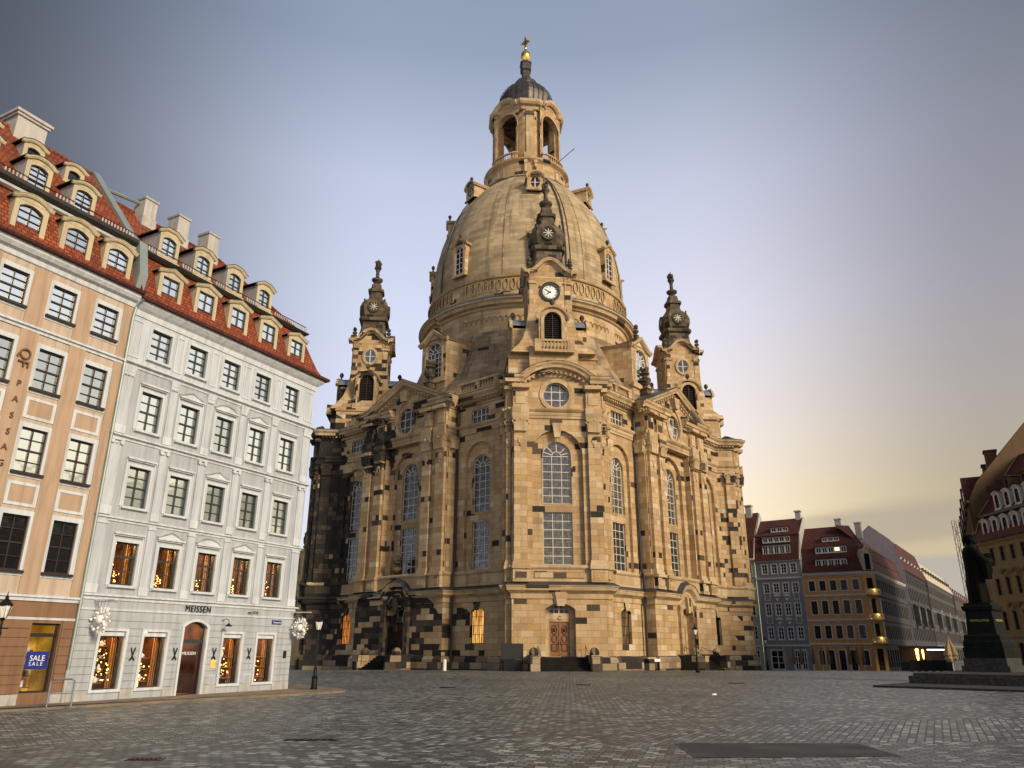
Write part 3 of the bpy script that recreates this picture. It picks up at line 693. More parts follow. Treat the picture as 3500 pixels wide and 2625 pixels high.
def urn(parent, mtx, h, mat='stone_old', name='urn'):
    u = MB(); s = h / 3.6
    u.sqloft([(.62 * s, 0), (.62 * s, .25 * s), (.45 * s, .35 * s), (.42 * s, .8 * s), (.55 * s, .9 * s), (.5 * s, 1.0 * s)], 0, 0, mat)
    u.lathe([(.12 * s, 1.0 * s), (.3 * s, 1.1 * s), (.18 * s, 1.3 * s), (.45 * s, 1.55 * s), (.62 * s, 1.85 * s), (.6 * s, 2.1 * s), (.3 * s, 2.25 * s), (.24 * s, 2.45 * s), (.5 * s, 2.6 * s), (.5 * s, 2.72 * s), (.3 * s, 2.8 * s), (.01, 2.85 * s)], 0, 0, mat, 12)
    rr = random.Random(int(h * 100))
    for i in range(9):
        a = i * 2.4; r_ = .38 * s * rr.random() ** .5; u.sphere((r_ * math.cos(a), r_ * math.sin(a), (2.85 + rr.random() * .5) * s), (.16 + .1 * rr.random()) * s, mat, 6, 1.3)
    return u.build(name, parent, mtx)
def door(a, y, mat, letter, hw=.95, z0=1.16, z1=4.28):
    d = MB(); d.box(-hw, hw, y + .12, y + .2, z0, z1, mat); d.box(-.05, .05, y + .07, y + .12, z0, z1, mat)
    o = d.build('door', church, RZ(a))
    pm = 'panel_wood'
    for s_ in (-1, 1):
        cx = s_ * hw / 2; f_ = MB()
        for (zc, rz, rx) in ((3.55, .42, .27), (2.75, .36, .26)):
            f_.ring(outline('oval', cx, zc - rz, zc + rz, rx), outline('oval', cx, zc - rz + .06, zc + rz - .06, rx - .06), y + .06, y + .12, 'wood_dark' if mat != 'wood_door' else 'wood_dark')
        f_.ring(outline('rect', cx, z0 + .5, z0 + 1.15, .28), outline('rect', cx, z0 + .56, z0 + 1.09, .22), y + .06, y + .12, 'wood_dark')
        f_.sphere((cx, y + .09, 3.55), .13, 'wood_dark', 8, 1.5)
        f_.box(s_ * .12 - .02, s_ * .12 + .02, y + .03, y + .1, 2.2, 2.5, 'iron')
        f_.build('door_leaf_panel', o)
    text(letter, .5, 'black', church, RZ(a) @ T(-.17, y - .03, 4.42), .015, 'door_letter')
    return o
def steps(a, y, hw, n=7, top=1.16, go=.36, z0=-.3):
    s_ = MB(); h = (top - z0) / n
    for i in range(n):
        s_.box(-hw, hw, y - .75 - go * (n - 1 - i), y + .3, z0 + h * i, z0 + h * (i + 1) - .001 * i, 'stone_plinth') if 0 else s_.box(-hw, hw, y - .75 - go * (n - 1 - i), y - .75 - go * (n - 2 - i) if i < n - 1 else y + .8, z0 - .4, z0 + h * (i + 1), 'stone_black')
    s_.build('steps', church, RZ(a))
    for k in (-1, 1):
        p_ = MB(); x = k * (hw + .48); yf = y - .75 - go * (n - 1)
        p_.box(x - .42, x + .42, yf - .25, yf + .6, -.5, 1.1, 'stone_plinth'); p_.box(x - .48, x + .48, yf - .3, yf + .66, 1.1, 1.25, 'stone_plinth')
        p_.box(x - .35, x + .35, yf + .6, y + .1, -.5, 1.35, 'stone_plinth'); p_.sphere((x, yf + 1.0, 1.55), .45, 'stone_plinth', 10)
        p_.build('stair_pier', church, RZ(a))
        r_ = MB(); xx = k * (hw - .05); r_.tube([(xx, yf + .2, .3), (xx, yf + .2, 1.2), (xx, y - .4, 2.1), (xx, y - .4, 1.2)], .025, 'iron'); r_.build('handrail', church, RZ(a))
FR = 'frame_stone'; GC = 'glass_church'
for ti, a in enumerate((0, 90, -90)):
    B = RZ(a)
    g = MB(); arc = arcpts(3.55, 1.55, 27.75, 16); path = [(-3.7, 27.72)] + arc[1:-1] + [(3.7, 27.72)]
    g.rake(path, [(o_, u_ - .05) for o_, u_ in RAKE], -27.75, 'stone_plain')
    for i in range(1, len(arc) - 1):
        x, z = arc[i]; g.box(x - .1, x + .1, -28.2, -27.85, z - .62 + .0, z - .4, 'stone_plain')
    g.build('arched_gable', church, B)
    g = MB(); g.rake(path, [(.95, .58), (1.0, .62), (.0, .9), (0, .6)], -27.75, 'lead_dark'); g.build('gable_roof', church, B)
    window(church, B, 'oval', 0, 25.1, 27.76, 1.33, -27.75, FR, GC, 3, 3, .07, .09, ('stone_plain', .42, .12), 'round_window', rec=.4)
    window(church, B, 'rect', 0, 9.46, 14.5, 1.45, -27.25, FR, GC, 3, 6, .06, .07, None, 'nave_window', rec=.22)
    window(church, B, 'arch', 0, 15.35, 21.6, 1.45, -27.25, FR, GC, 3, 6, .06, .07, ('stone_plain', .12, .05), 'arched_window', fan=True, rec=.22)
    window(church, B, 'seg', 0, 4.98, 5.85, .95, -27.0, FR, 'glass_dark', 4, 2, .05, .05, None, 'transom_window', rec=.12)
    k_ = MB(); k_.prism([(-.28, 21.9), (.28, 21.9), (.55, 23.85), (-.55, 23.85)], -28.0, -27.7, 'stone_plain'); k_.build('keystone', church, B)
    k_ = MB(); k_.prism([(-.3, 5.65), (.3, 5.65), (.52, 6.9), (-.52, 6.9)], -28.1, -27.7, 'stone_plain'); k_.prism([(-.42, 5.7), (-.3, 5.6), (-.5, 6.9), (-.72, 6.9)], -27.95, -27.72, 'stone_plain'); k_.prism([(.42, 5.7), (.3, 5.6), (.5, 6.9), (.72, 6.9)], -27.95, -27.72, 'stone_plain'); k_.build('keystone', church, B)
    for x in (-3.72, 3.72): pilaster(a, x, -27.75, 1.3)
    for x in (-4.86, 4.86): pilaster(a, x, -27.1, .42, .2)
    # returns of the tower
    for s_ in (-1, 1):
        pl = MB(); pl.box(-.55, .55, -.3, .05, 9.4, 23.85, 'stone'); o_ = pl.build('pilaster', church, B @ T(s_ * 5.1, -26.1, 0) @ RZ(90 * s_)); cp = MB(); capital(cp, 0, 0, 1.1, pr=.3); cp.build('capital', o_)
    apron = MB(); apron.box(-2.4, 2.4, -27.95, -27.7, 8.2, 8.8, 'stone'); apron.build('apron_panel', church, B)
    if ti == 0:
        door(a, -27.0, 'wood_door', 'C'); steps(a, -27.75, 2.25)
for si, a in enumerate((45, -45)):
    B = RZ(a); left = a < 0
    g = MB(); path = [(-8.15, 27.3), (0, 31.0), (8.15, 27.3)]
    g.rake(path, RAKE, -22.4, 'stone_plain')
    for s_ in (-1, 1):
        for i in range(14):
            t = (i + .6) / 15; x = s_ * 7.9 * (1 - t); z = 27.3 + 3.7 * t - .55 + .12
            g.box(x - .1, x + .1, -22.85, -22.5, z, z + .22, 'stone_plain')
    g.build('pediment', church, B)
    g = MB()
    for s_ in (-1, 1):
        g.face([(0, -23.4, 31.75), (s_ * 8.3, -23.4, 27.95), (s_ * 8.3, -21.4, 27.95), (0, -17.5, 31.75)], 'lead_dark')
    g.build('pediment_roof', church, B)
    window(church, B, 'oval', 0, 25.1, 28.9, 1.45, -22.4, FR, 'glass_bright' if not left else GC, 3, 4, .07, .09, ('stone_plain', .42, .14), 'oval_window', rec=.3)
    k_ = MB(); k_.prism([(-.38, 29.0), (.38, 29.0), (.6, 30.3), (-.6, 30.3)], -23.1, -22.4, 'stone_plain'); k_.build('keystone', church, B)
    wl = MB(); path = [(-2.0, 27.5), (-1.6, 28.5), (-.8, 29.4), (0, 29.7), (.8, 29.4), (1.6, 28.5), (2.0, 27.5)]
    window(church, B, 'rect', 0, 9.5, 14.5, 1.32, -21.25, FR, GC, 3, 6, .06, .07, None, 'nave_window', rec=.22)
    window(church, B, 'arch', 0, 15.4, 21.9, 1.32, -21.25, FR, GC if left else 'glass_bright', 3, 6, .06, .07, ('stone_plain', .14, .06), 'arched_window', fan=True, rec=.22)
    window(church, B, 'seg', 0, 5.05, 6.0, .95, -21.5, FR, 'glass_dark', 2, 1, .05, .06, None, 'transom_window', rec=.12)
    for x in (-6.1, -4.0, 4.0, 6.1): pilaster(a, x, -22.4, 1.35 if abs(x) > 5 else 1.2)
    for s_ in (-1, 1):  # corner returns
        pl = MB(); pl.box(-.5, .5, -.12, .05, 9.4, 23.85, 'stone'); o_ = pl.build('pilaster', church, B @ T(s_ * 6.9, -21.75, 0) @ RZ(90 * s_)); cp = MB(); capital(cp, 0, 0, 1.0, pr=.15); cp.build('capital', o_)
    # portal hood rising through the string course
    h = MB(); h.rake([(-2.15, 6.9)] + HOOD[1:-1] + [(2.15, 6.9)], [(0, -.6), (.1, -.55), (.1, -.15), (.5, .1), (.6, .45), (.62, .55), (0, .6)], -22.4, 'stone_plain'); h.prism([(-2.0, 6.2)] + [(x, z) for x, z in HOOD] + [(2.0, 6.2)], -22.42, -22.2, 'stone'); h.build('portal_hood', church, B)
    h = MB(); h.rake([(-2.15, 6.9)] + HOOD[1:-1] + [(2.15, 6.9)], [(.64, .56), (.68, .6), (.05, .95), (0, .6)], -22.4, 'lead_dark'); h.build('hood_roof', church, B)
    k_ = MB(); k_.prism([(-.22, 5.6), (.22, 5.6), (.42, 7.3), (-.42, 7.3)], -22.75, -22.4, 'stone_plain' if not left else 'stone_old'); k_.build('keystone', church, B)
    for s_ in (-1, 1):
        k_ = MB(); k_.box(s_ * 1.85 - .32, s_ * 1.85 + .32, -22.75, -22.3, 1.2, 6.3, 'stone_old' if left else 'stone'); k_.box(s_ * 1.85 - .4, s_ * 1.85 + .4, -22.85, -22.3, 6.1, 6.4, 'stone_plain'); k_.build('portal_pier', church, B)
    if left:
        door(a, -21.5, 'wood_red', 'D', .98, 1.16, 4.3); urn(church, B @ T(-.6, -22.1, 8.1), 3.6, name='urn')
        l_ = MB(); l_.box(-.95, .95, -21.55, -21.42, 4.32, 5.0, 'stone_plain'); l_.build('lintel', church, B)
    else:
        door(a, -21.5, 'wood_red', '', .98, 1.16, 4.3)
        o_ = urn(church, B @ T(.2, -22.2, 8.1), 1.3, name='urn')
    steps(a, -22.4, 2.0)
    urn(church, B @ T(0, -18.9, 31.2), 4.4, name='urn')
    for s_ in (-1, 1):
        near = (s_ > 0) == left
        gm = 'lit_curtain' if (left and near) else ('lit_curtain_dim' if left else ('lit_curtain_faint' if near else 'glass_dark'))
        window(church, B, 'seg', s_ * BX, 2.35, 5.72, .92, -20.96, 'iron', gm, 7, 4, .05, .045, ('stone_plain', .0, .03), 'barred_window', rec=.3)
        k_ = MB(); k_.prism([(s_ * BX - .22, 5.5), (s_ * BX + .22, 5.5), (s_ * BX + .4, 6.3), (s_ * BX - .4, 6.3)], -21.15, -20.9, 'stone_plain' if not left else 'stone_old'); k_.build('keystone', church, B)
        window(church, B, 'rect', s_ * BX, 9.5, 14.4, 1.2, -20.61, FR, GC, 3, 6, .06, .065, None, 'nave_window', rec=.22)
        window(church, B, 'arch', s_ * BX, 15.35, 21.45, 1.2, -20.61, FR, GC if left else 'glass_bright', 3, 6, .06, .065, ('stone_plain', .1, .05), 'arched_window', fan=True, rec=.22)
        window(church, B, 'rect', s_ * BX, 25.05, 26.55, 1.25, -20.96, FR, GC, 4, 2, .06, .08, None, 'attic_window', rec=.22)
        # balustrade over the cornice
        x0, x1 = (6.2, 12.6) if s_ > 0 else (-12.6, -6.2)
        b_ = MB(); yb = -20.3
        b_.box(x0, x1, yb - .3, yb + .3, 28.4, 29.15, 'stone_plain'); b_.box(x0, x1, yb - .32, yb + .32, 30.0, 30.25, 'stone_plain')
        b_.box(x0, x0 + .7, yb - .28, yb + .28, 29.15, 30.0, 'stone'); b_.box(x1 - .7, x1, yb - .28, yb + .28, 29.15, 30.0, 'stone'); n = 9
        xm = (x0 + x1) / 2; b_.box(xm - .3, xm + .3, yb - .28, yb + .28, 29.15, 30.0, 'stone')
        for i in range(n + 3):
            x = x0 + .95 + (x1 - x0 - 1.9) * i / (n + 2)
            if abs(x - xm) < .4: continue
            b_.lathe([(.1, 29.15), (.16, 29.3), (.17, 29.45), (.07, 29.7), (.12, 29.9), (.12, 30.0)], x, yb, 'stone_plain', 8)
        b_.build('balustrade', church, B)
        pp = MB(); px = s_ * 7.25; pp.tube([(px, -21.2, 28.2), (px, -21.2, 9.6), (px, -21.45, 9.2), (px, -21.45, 7.9), (px, -21.75, 7.5), (px, -21.45, 6.9), (px, -21.4, .2)], .13, 'pipe_dark', 8)
        pp.build('downpipe', church, B)
# side masses of attic between flare and balustrades
# ------------------------------------------------------------------ corner towers (upper parts)
OG = [(-3.05, 42.0), (-2.5, 42.02), (-1.9, 42.2), (-1.3, 42.75), (-.75, 43.35), (-.3, 43.6), (0, 43.65), (.3, 43.6), (.75, 43.35), (1.3, 42.75), (1.9, 42.2), (2.5, 42.02), (3.05, 42.0)]
def tower_top(a, clock_face):
    dk = 'stone'
    t = MB()
    # attic block with stepped shoulders
    t.box(-4.75, 4.75, -25.6, -17, 28.3, 31.6, dk); t.box(-4.9, 4.9, -25.75, -17, 31.2, 31.35, 'stone_plain')
    t.box(-2.6, 2.6, -26.6, -25.5, 28.3, 32.0, dk)
    t.sqloft([(4.55, 31.6), (4.25, 32.1), (3.6, 32.9), (3.1, 33.9), (2.78, 35.1), (2.55, 36.6), (2.4, 38.2), (2.35, 42.4)], 0, -22, dk, cap=True)
    o = t.build('corner_tower', church, RZ(a))
    C = T(0, -22, 0)
    for k in range(4):
        F = C @ RZ(90 * k)
        # arm with louvred opening and lead barrel roof
        h = MB()
        ol = outline('arch', 0, 31.6, 37.0, 1.5); panel(h, -1.5, 1.5, 31.6, 37.05, -4.15, [('arch', 0, 32.85, 36.5, .95, .3)], 'stone')
        h.face([(-1.5, -4.15, 31.6), (-1.5, -2.2, 31.6), (-1.5, -2.2, 35.6), (-1.5, -4.15, 35.6)], 'stone'); h.face([(1.5, -4.15, 31.6), (1.5, -2.2, 31.6), (1.5, -2.2, 35.6), (1.5, -4.15, 35.6)], 'stone')
        arc = arcpts(1.6, 1.35, 35.55, 10); h.rake([(-1.75, 35.5)] + arc + [(1.75, 35.5)], [(0, 0), (.12, .05), (.3, .12), (.34, .3), (0, .34)], -4.15, 'stone_plain')
        h.ring(outline('arch', 0, 32.3, 36.85, 1.3), outline('arch', 0, 32.85, 36.5, .95), -4.28, -4.1, 'stone_plain')
        if k != 0: h.box(-1.7, 1.7, -4.5, -4.0, 31.6, 32.4, 'stone')
        h.build('belfry_bay', o, F)
        r_ = MB(); arc = arcpts(1.72, 1.25, 35.75, 10)
        for p, q in zip(arc, arc[1:]): r_.face([(p[0], -4.12, p[1] + .1), (q[0], -4.12, q[1] + .1), (q[0], -2.1, q[1] + .1), (p[0], -2.1, p[1] + .1)], 'lead')
        r_.lathe([(.16, 36.95), (.22, 37.1), (.1, 37.25), (.1, 37.4), (.26, 37.6), (.3, 37.85), (.18, 38.1), (.01, 38.2)], 0, -4.0, 'stone_old', 10)
        r_.build('bay_roof', o, F)
        lv = MB()
        for i in range(15):
            z = 32.95 + i * .235; w_ = .93 if z < 35.55 else math.sqrt(max(.05, .93 ** 2 - (z - 35.55) ** 2))
            lv.face([(-w_, -3.98, z), (w_, -3.98, z), (w_, -3.8, z + .17), (-w_, -3.8, z + .17)], 'louvre')
        lv.box(-.04, .04, -4.02, -3.95, 32.85, 36.5, 'louvre'); lv.face([(x, -3.7, z) for x, z in outline('arch', 0, 32.85, 36.5, .95)], 'black')
        lv.build('louvre', o, F)
        # ogee gable
        g = MB(); g.rake(OG, [(0, -.35), (.1, -.3), (.2, -.12), (.55, -.05), (.62, .15), (.68, .28), (0, .3)], -2.35, 'stone_plain')
        g.prism([(x, z) for x, z in OG if abs(x) < 2.6] + [(2.35, 41.6), (-2.35, 41.6)], -2.36, -2.1, 'stone'); g.build('ogee_gable', o, F)
        for s_ in (-1, 1):
            q = MB(); q.box(s_ * 2.0 - .33, s_ * 2.0 + .33, -2.48, -2.3, 37.0, 41.7, 'stone'); q.box(s_ * 2.0 - .42, s_ * 2.0 + .42, -2.6, -2.3, 40.75, 41.05, 'stone_plain'); q.build('belfry_pilaster', o, F)
        if k == 0 and clock_face: clock(o, F)
        else: window(o, F, 'oval', 0, 38.85, 40.85, .78, -2.36, 'frame_stone', 'glass_church', 2, 2, .06, .08, ('stone_plain', .3, .2), 'oval_window', rec=-.1)
        # wheel window on the bulb
        wh = MB(); F2 = F
        wh.ring(outline('oval', 0, 46.75, 48.55, .88), outline('oval', 0, 47.05, 48.25, .6), -2.08, -1.6, 'stone_old')
        for i in range(4):
            an = R(45 * i); c_, s_ = math.cos(an), math.sin(an); b_ = .045
            wh.prism([(c_ * .6 - s_ * b_, 47.65 + s_ * .6 + c_ * b_), (c_ * .6 + s_ * b_, 47.65 + s_ * .6 - c_ * b_), (-c_ * .6 + s_ * b_, 47.65 - s_ * .6 - c_ * b_), (-c_ * .6 - s_ * b_, 47.65 - s_ * .6 + c_ * b_)], -2.03, -1.99, 'frame_stone')
        wh.face([(x, -1.98, z) for x, z in outline('oval', 0, 47.05, 48.25, .6)], 'black'); wh.build('wheel_window', o, F)
        urn(o, C @ T(*[v for v in rot(45 + 90 * k, (0, -3.3))], 42.3), 1.9, name='urn')
        urn(o, C @ T(*[v for v in rot(45 + 90 * k, (0, -2.0))], 48.2), .95, name='urn')
        r_ = MB(); r_.box(-3.0, 3.0, -3.0, -1.5, 42.0, 42.12, 'lead') if 0 else r_.prism([(-3.0, 42.25), (3.0, 42.25), (1.2, 42.9), (0, 43.6), (-1.2, 42.9)], -2.3, -1.4, 'lead'); r_.build('gable_roof', o, F)
    # balcony
    b_ = MB(); b_.box(-2.1, 2.1, -5.35, -4.1, 31.4, 31.7, 'stone_plain')
    b_.box(-2.1, 2.1, -5.3, -5.0, 32.62, 32.85, 'stone_plain')
    for s_ in (-1, 1): b_.box(s_ * 1.75 - .38, s_ * 1.75 + .38, -5.32, -4.98, 31.7, 32.85, 'stone_plain'); b_.box(s_ * 2.0 - .12, s_ * 2.0 + .12, -5.0, -4.2, 31.7, 32.8, 'stone_plain')
    for i in range(7): b_.lathe([(.09, 31.7), (.13, 31.9), (.14, 32.05), (.06, 32.3), (.1, 32.5), (.1, 32.62)], -1.15 + i * 2.3 / 6, -5.15, 'stone_plain', 8)
    b_.build('balcony', o, C)
    # spire
    s = MB(); D = 'stone_old'
    s.sqloft([(2.15, 42.3), (1.95, 43.2), (1.7, 44.2), (1.62, 45.2), (1.66, 45.5)], 0, -22, D, ch=.15)
    s.sqloft([(1.66, 45.45), (1.95, 45.55), (2.02, 45.8), (1.95, 46.05), (1.6, 46.15)], 0, -22, D, ch=.2)
    s.sqloft([(1.5, 46.1), (1.75, 46.5), (1.95, 47.1), (1.97, 47.8), (1.78, 48.5), (1.35, 49.1), (.98, 49.4), (.88, 50.2), (.9, 50.4), (1.1, 50.5), (1.12, 50.9), (.75, 51.1), (.65, 51.9), (.45, 52.0)], 0, -22, D, ch=.3)
    s.lathe([(.42, 51.9), (.3, 52.1), (.45, 52.3), (.78, 52.6), (.82, 52.85), (.55, 53.0), (.28, 53.2), (.24, 54.0), (.34, 54.4), (.5, 54.6), (.52, 54.8), (.28, 54.95), (.01, 55.0)], 0, -22, D, 12)
    rr = random.Random(3)
    for i in range(16):
        an = i * 2.399; r_ = .42 * math.sqrt(rr.random()); s.sphere((r_ * math.cos(an), -22 + r_ * math.sin(an), 55.0 + rr.random() * .7), .13 + .08 * rr.random(), D, 6, 1.7)
    s.lathe([(.16, 55.4), (.1, 55.9), (.01, 56.3)], 0, -22, D, 6)
    s.build('spire', o)
    return o
def clock(o, F):
    z = 39.75; y = -2.36
    c = MB(); c.ring(outline('oval', 0, z - 1.15, z + 1.15, 1.15), outline('oval', 0, z - .85, z + .85, .85), y - .22, y - .0, 'black')
    c.face([(x, y - .1, q) for x, q in outline('oval', 0, z - .86, z + .86, .86)], 'clock_white')
    k = c.build('clock', o, F)
    h = MB()
    def hand(ang, l, w_):
        c_, s_ = math.cos(R(90 - ang)), math.sin(R(90 - ang))
        h.prism([(-c_ * .12 - s_ * w_, z - s_ * .12 + c_ * w_), (-c_ * .12 + s_ * w_, z - s_ * .12 - c_ * w_), (c_ * l + s_ * w_ * .4, z + s_ * l - c_ * w_ * .4), (c_ * l - s_ * w_ * .4, z + s_ * l + c_ * w_ * .4)], y - .17, y - .13, 'black')
    hand(300, .68, .05); hand(238, .5, .075); h.build('clock_hand', k)
    for i, nm in enumerate(('XII', 'I', 'II', 'III', 'IIII', 'V', 'VI', 'VII', 'VIII', 'IX', 'X', 'XI')):
        a = R(30 * i); text(nm, .22, 'black', k, T(.68 * math.sin(a), y - .115, z + .68 * math.cos(a)) @ Matrix.Rotation(a, 4, 'Y') @ T(0, 0, -.08), .004, 'numeral', 1, 'CENTER')
    a_ = MB(); a_.rake([(math.sin(R(t)) * 1.2, z + math.cos(R(t)) * 1.2) for t in range(-60, 61, 12)], [(0, 0), (.3, 0), (.34, .14), (0, .16)], y, 'stone_plain'); a_.build('hood', k)
for a in (0, 90, -90): tower_top(a, a == 0)
# ------------------------------------------------------------------ flare, drum, dome
f = MB(); f.lathe([(20.4, 28.3), (20.3, 29.9), (19.0, 30.9), (17.4, 32.7), (16.1, 35.0), (15.1, 37.6), (14.5, 39.6)], 0, 0, 'stone_flare', 96); f.build('flared_roof', church, smooth=True)
d = MB(); d.lathe([(14.42, 39.5), (14.42, 40.0), (14.3, 40.02), (14.3, 42.6), (14.55, 42.7), (14.7, 42.95), (15.1, 43.05), (15.25, 43.4), (15.5, 43.55), (15.55, 43.75), (14.45, 43.8), (14.4, 44.2)], 0, 0, 'stone_plain', 96)
d.lathe([(14.25, 44.6), (14.25, 44.9), (14.1, 44.95), (14.1, 47.1), (14.35, 47.15), (14.45, 47.45), (14.2, 47.6), (13.95, 47.65)], 0, 0, 'stone', 96)
d.build('drum', church)
d = MB(); d.lathe([(14.45, 43.78), (15.62, 43.78), (15.62, 43.9), (15.2, 44.2), (14.6, 44.5), (14.1, 44.62)], 0, 0, 'lead', 96); d.build('drum_roof', church, smooth=True)
ar = MB()
for i in range(96):
    an = i * 3.75
    if abs((an + 22.5) % 45 - 22.5) < 0: pass
    M_ = (an + 1.875); k = (i % 12)
    if k in (0, 11): continue
    def put(x, z, y): 
        p_ = rot(M_, (x, y)); return (p_[0], p_[1], z)
    oo = outline('oval', 0, 45.25, 46.95, .36); ii = outline('oval', 0, 45.37, 46.83, .25)
    for u in range(0, 24, 2):
        v = (u + 2) % 24
        ar.face([put(oo[u][0], oo[u][1], -14.26), put(oo[v][0], oo[v][1], -14.26), put(ii[v][0], ii[v][1], -14.26), put(ii[u][0], ii[u][1], -14.26)], 'stone_plain')
        ar.face([put(oo[u][0], oo[u][1], -14.05), put(oo[v][0], oo[v][1], -14.05), put(oo[v][0], oo[v][1], -14.26), put(oo[u][0], oo[u][1], -14.26)], 'stone_plain')
        ar.face([put(ii[u][0], ii[u][1], -14.26), put(ii[v][0], ii[v][1], -14.26), put(ii[v][0], ii[v][1], -14.05), put(ii[u][0], ii[u][1], -14.05)], 'stone_old')
ar.build('blind_arcade', church)
af = MB()
for i in range(120):
    if i % 15 in (0, 14): continue
    M_ = i * 3 + 1.5
    arc = [(math.cos(R(t)) * .3, 41.3 + math.sin(R(t)) * .3) for t in range(0, 181, 30)]; arc = [(.36, 40.95), (.3, 41.0)] + arc + [(-.3, 41.0), (-.36, 40.95)]
    for (p, q) in zip(arc, arc[1:]):
        P = [(*rot(M_, (p[0], -14.32)), p[1]), (*rot(M_, (p[0], -14.44)), p[1]), (*rot(M_, (q[0], -14.44)), q[1]), (*rot(M_, (q[0], -14.32)), q[1])]; af.face(P, 'stone_plain')
        P = [(*rot(M_, (p[0], -14.44)), p[1]), (*rot(M_, (p[0], -14.44)), p[1] + .09), (*rot(M_, (q[0], -14.44)), q[1] + .09), (*rot(M_, (q[0], -14.44)), q[1])]; af.face(P, 'stone_plain')
af.build('arched_frieze', church)
DOME = [(13.95, 47.6), (13.95, 49.5), (13.8, 52), (13.45, 54.5), (12.9, 57), (12.05, 59.6), (10.9, 62), (9.6, 64.1), (8.2, 65.9), (6.9, 67.2), (6.3, 67.7)]
def dr(z):
    for (r0, z0), (r1, z1) in zip(DOME, DOME[1:]):
        if z0 <= z <= z1: return r0 + (r1 - r0) * (z - z0) / (z1 - z0)
    return 6
d = MB(); d.lathe(DOME, 0, 0, 'stone_dome', 96, uvr=12); dome = d.build('dome', church, smooth=True)
for k in range(8):
    r_ = MB(); a0 = 22.5 + 45 * k
    for s_ in (-1, 1):
        pr = [(r + .2, z) for r, z in DOME]; am = a0 + s_ * 4.0
        r_.lathe(pr, 0, 0, 'stone_dome', 1, am - .28, am + .28, uvr=12)
    r_.lathe([(r + .09, z) for r, z in DOME], 0, 0, 'stone_dome', 3, a0 - 4, a0 + 4, uvr=12); r_.build('dome_rib', dome)
for a_ in (15.5, -62): cb = MB(); cb.tube([(math.sin(R(a_)) * (r + .2), -math.cos(R(a_)) * (r + .2), z) for r, z in DOME], .10, 'lead_dark', 6); cb.build('lightning_conductor', dome)
def dome_window(a, z0, h, hw, proj, kind, ped=True):
    r0 = dr(z0 + .2) + proj; B = RZ(a); m_ = MB(); z1 = z0 + h; back = dr(min(z1 + .8, 67)) - 1.2
    zt = z1 + .35
    panel(m_, -hw - .4, hw + .4, z0 - .3, zt, -r0, [(kind, 0, z0, z1, hw, .35)], 'stone_plain')
    for s_ in (-1, 1): m_.face([(s_ * (hw + .4), -r0, z0 - .3), (s_ * (hw + .4), -back + 1, z0 - .3), (s_ * (hw + .4), -back, zt), (s_ * (hw + .4), -r0, zt)], 'stone')
    m_.box(-hw - .55, hw + .55, -r0 - .18, -r0 + .1, z0 - .5, z0 - .25, 'stone_plain')
    if ped: pts = [(-hw - .75, zt - .12), (0, zt + .55 + hw * .25), (hw + .75, zt - .12)]
    else: pts = [(-hw - .6, zt - .5)] + arcpts(hw + .5, (hw + .5) * .7, zt - .55, 8) + [(hw + .6, zt - .5)]
    m_.rake(pts, [(0, -.12), (.2, -.05), (.32, .1), (.34, .2), (-(r0 - back) * 1, .22), (-(r0 - back), -.1)], -r0, 'stone_plain')
    m_.prism([(x, z) for x, z in pts], -r0 - .0, -back, 'stone')
    m_.lathe([(.16, pts[len(pts) // 2][1] + .15), (.1, pts[len(pts) // 2][1] + .4), (.24, pts[len(pts) // 2][1] + .7), (.25, pts[len(pts) // 2][1] + .95), (.01, pts[len(pts) // 2][1] + 1.2)], 0, -r0 + .2, 'stone_old', 8)
    o = m_.build('dome_dormer', church, B)
    window(o, None, kind, 0, z0, z1, hw, -r0, 'frame_stone', 'glass_dark', 2 if kind != 'oval' else 2, 5 if h > 3 else 2, .07, .09, None, 'dormer_window', rec=.15)
for k in (0, 1, 7): dome_window(45 * k, 49.0, 4.0, .72, .55, 'arch')
for a in (90, -90): dome_window(a, 50.3, 3.0, .6, .25, 'arch')
dome_window(0, 62.2, 1.75, .72, 1.0, 'oval', False)
for a in (90, -90): dome_window(a, 60.6, 1.5, .5, .45, 'arch')
for a in (60, -60): dome_window(a, 64.3, 1.75, .72, .9, 'oval', False)
# big dormers on the flare, above the pediments
for a in (45, -45):
    B = RZ(a); m_ = MB(); y = -18.4
    panel(m_, -2.1, 2.1, 30.5, 38.3, y, [('arch', 0, 33.1, 37.75, 1.35, .4)], 'stone')
    m_.rake([(-2.5, 37.75), (-1.6, 38.05), (0, 39.2), (1.6, 38.05), (2.5, 37.75)], [(0, -.3), (.2, -.2), (.4, .05), (.45, .25), (0, .28)], y, 'stone_plain')
    m_.prism([(-2.1, 37.6), (-1.6, 38.05), (0, 39.2), (1.6, 38.05), (2.1, 37.6)], y, y + .8, 'stone')
    m_.box(-2.3, 2.3, y - .25, y, 32.3, 32.9, 'stone_plain')
    for s_ in (-1, 1):
        m_.face([(s_ * 2.1, y, 30.5), (s_ * 3.3, -13.5, 34), (s_ * 3.3, -13.5, 37.9), (s_ * 2.1, y, 37.9)], 'stone')
        m_.face([(s_ * 2.35, y - .2, 37.95), (0, y - .2, 39.45), (0, -13.6, 39.5), (s_ * 3.6, -13.6, 38.2)], 'lead_dark')
        m_.face([(s_ * 2.1, y, 37.7), (s_ * 3.3, -13.5, 37.8), (s_ * 3.55, -13.5, 38.15), (s_ * 2.4, y - .2, 37.98)], 'stone_plain')
    o = m_.build('roof_dormer', church, B)
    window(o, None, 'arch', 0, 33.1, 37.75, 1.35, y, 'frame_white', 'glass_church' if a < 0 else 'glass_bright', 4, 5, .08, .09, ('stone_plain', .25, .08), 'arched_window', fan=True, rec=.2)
    urn(o, T(0, y + .4, 39.3), 2.2, name='urn')
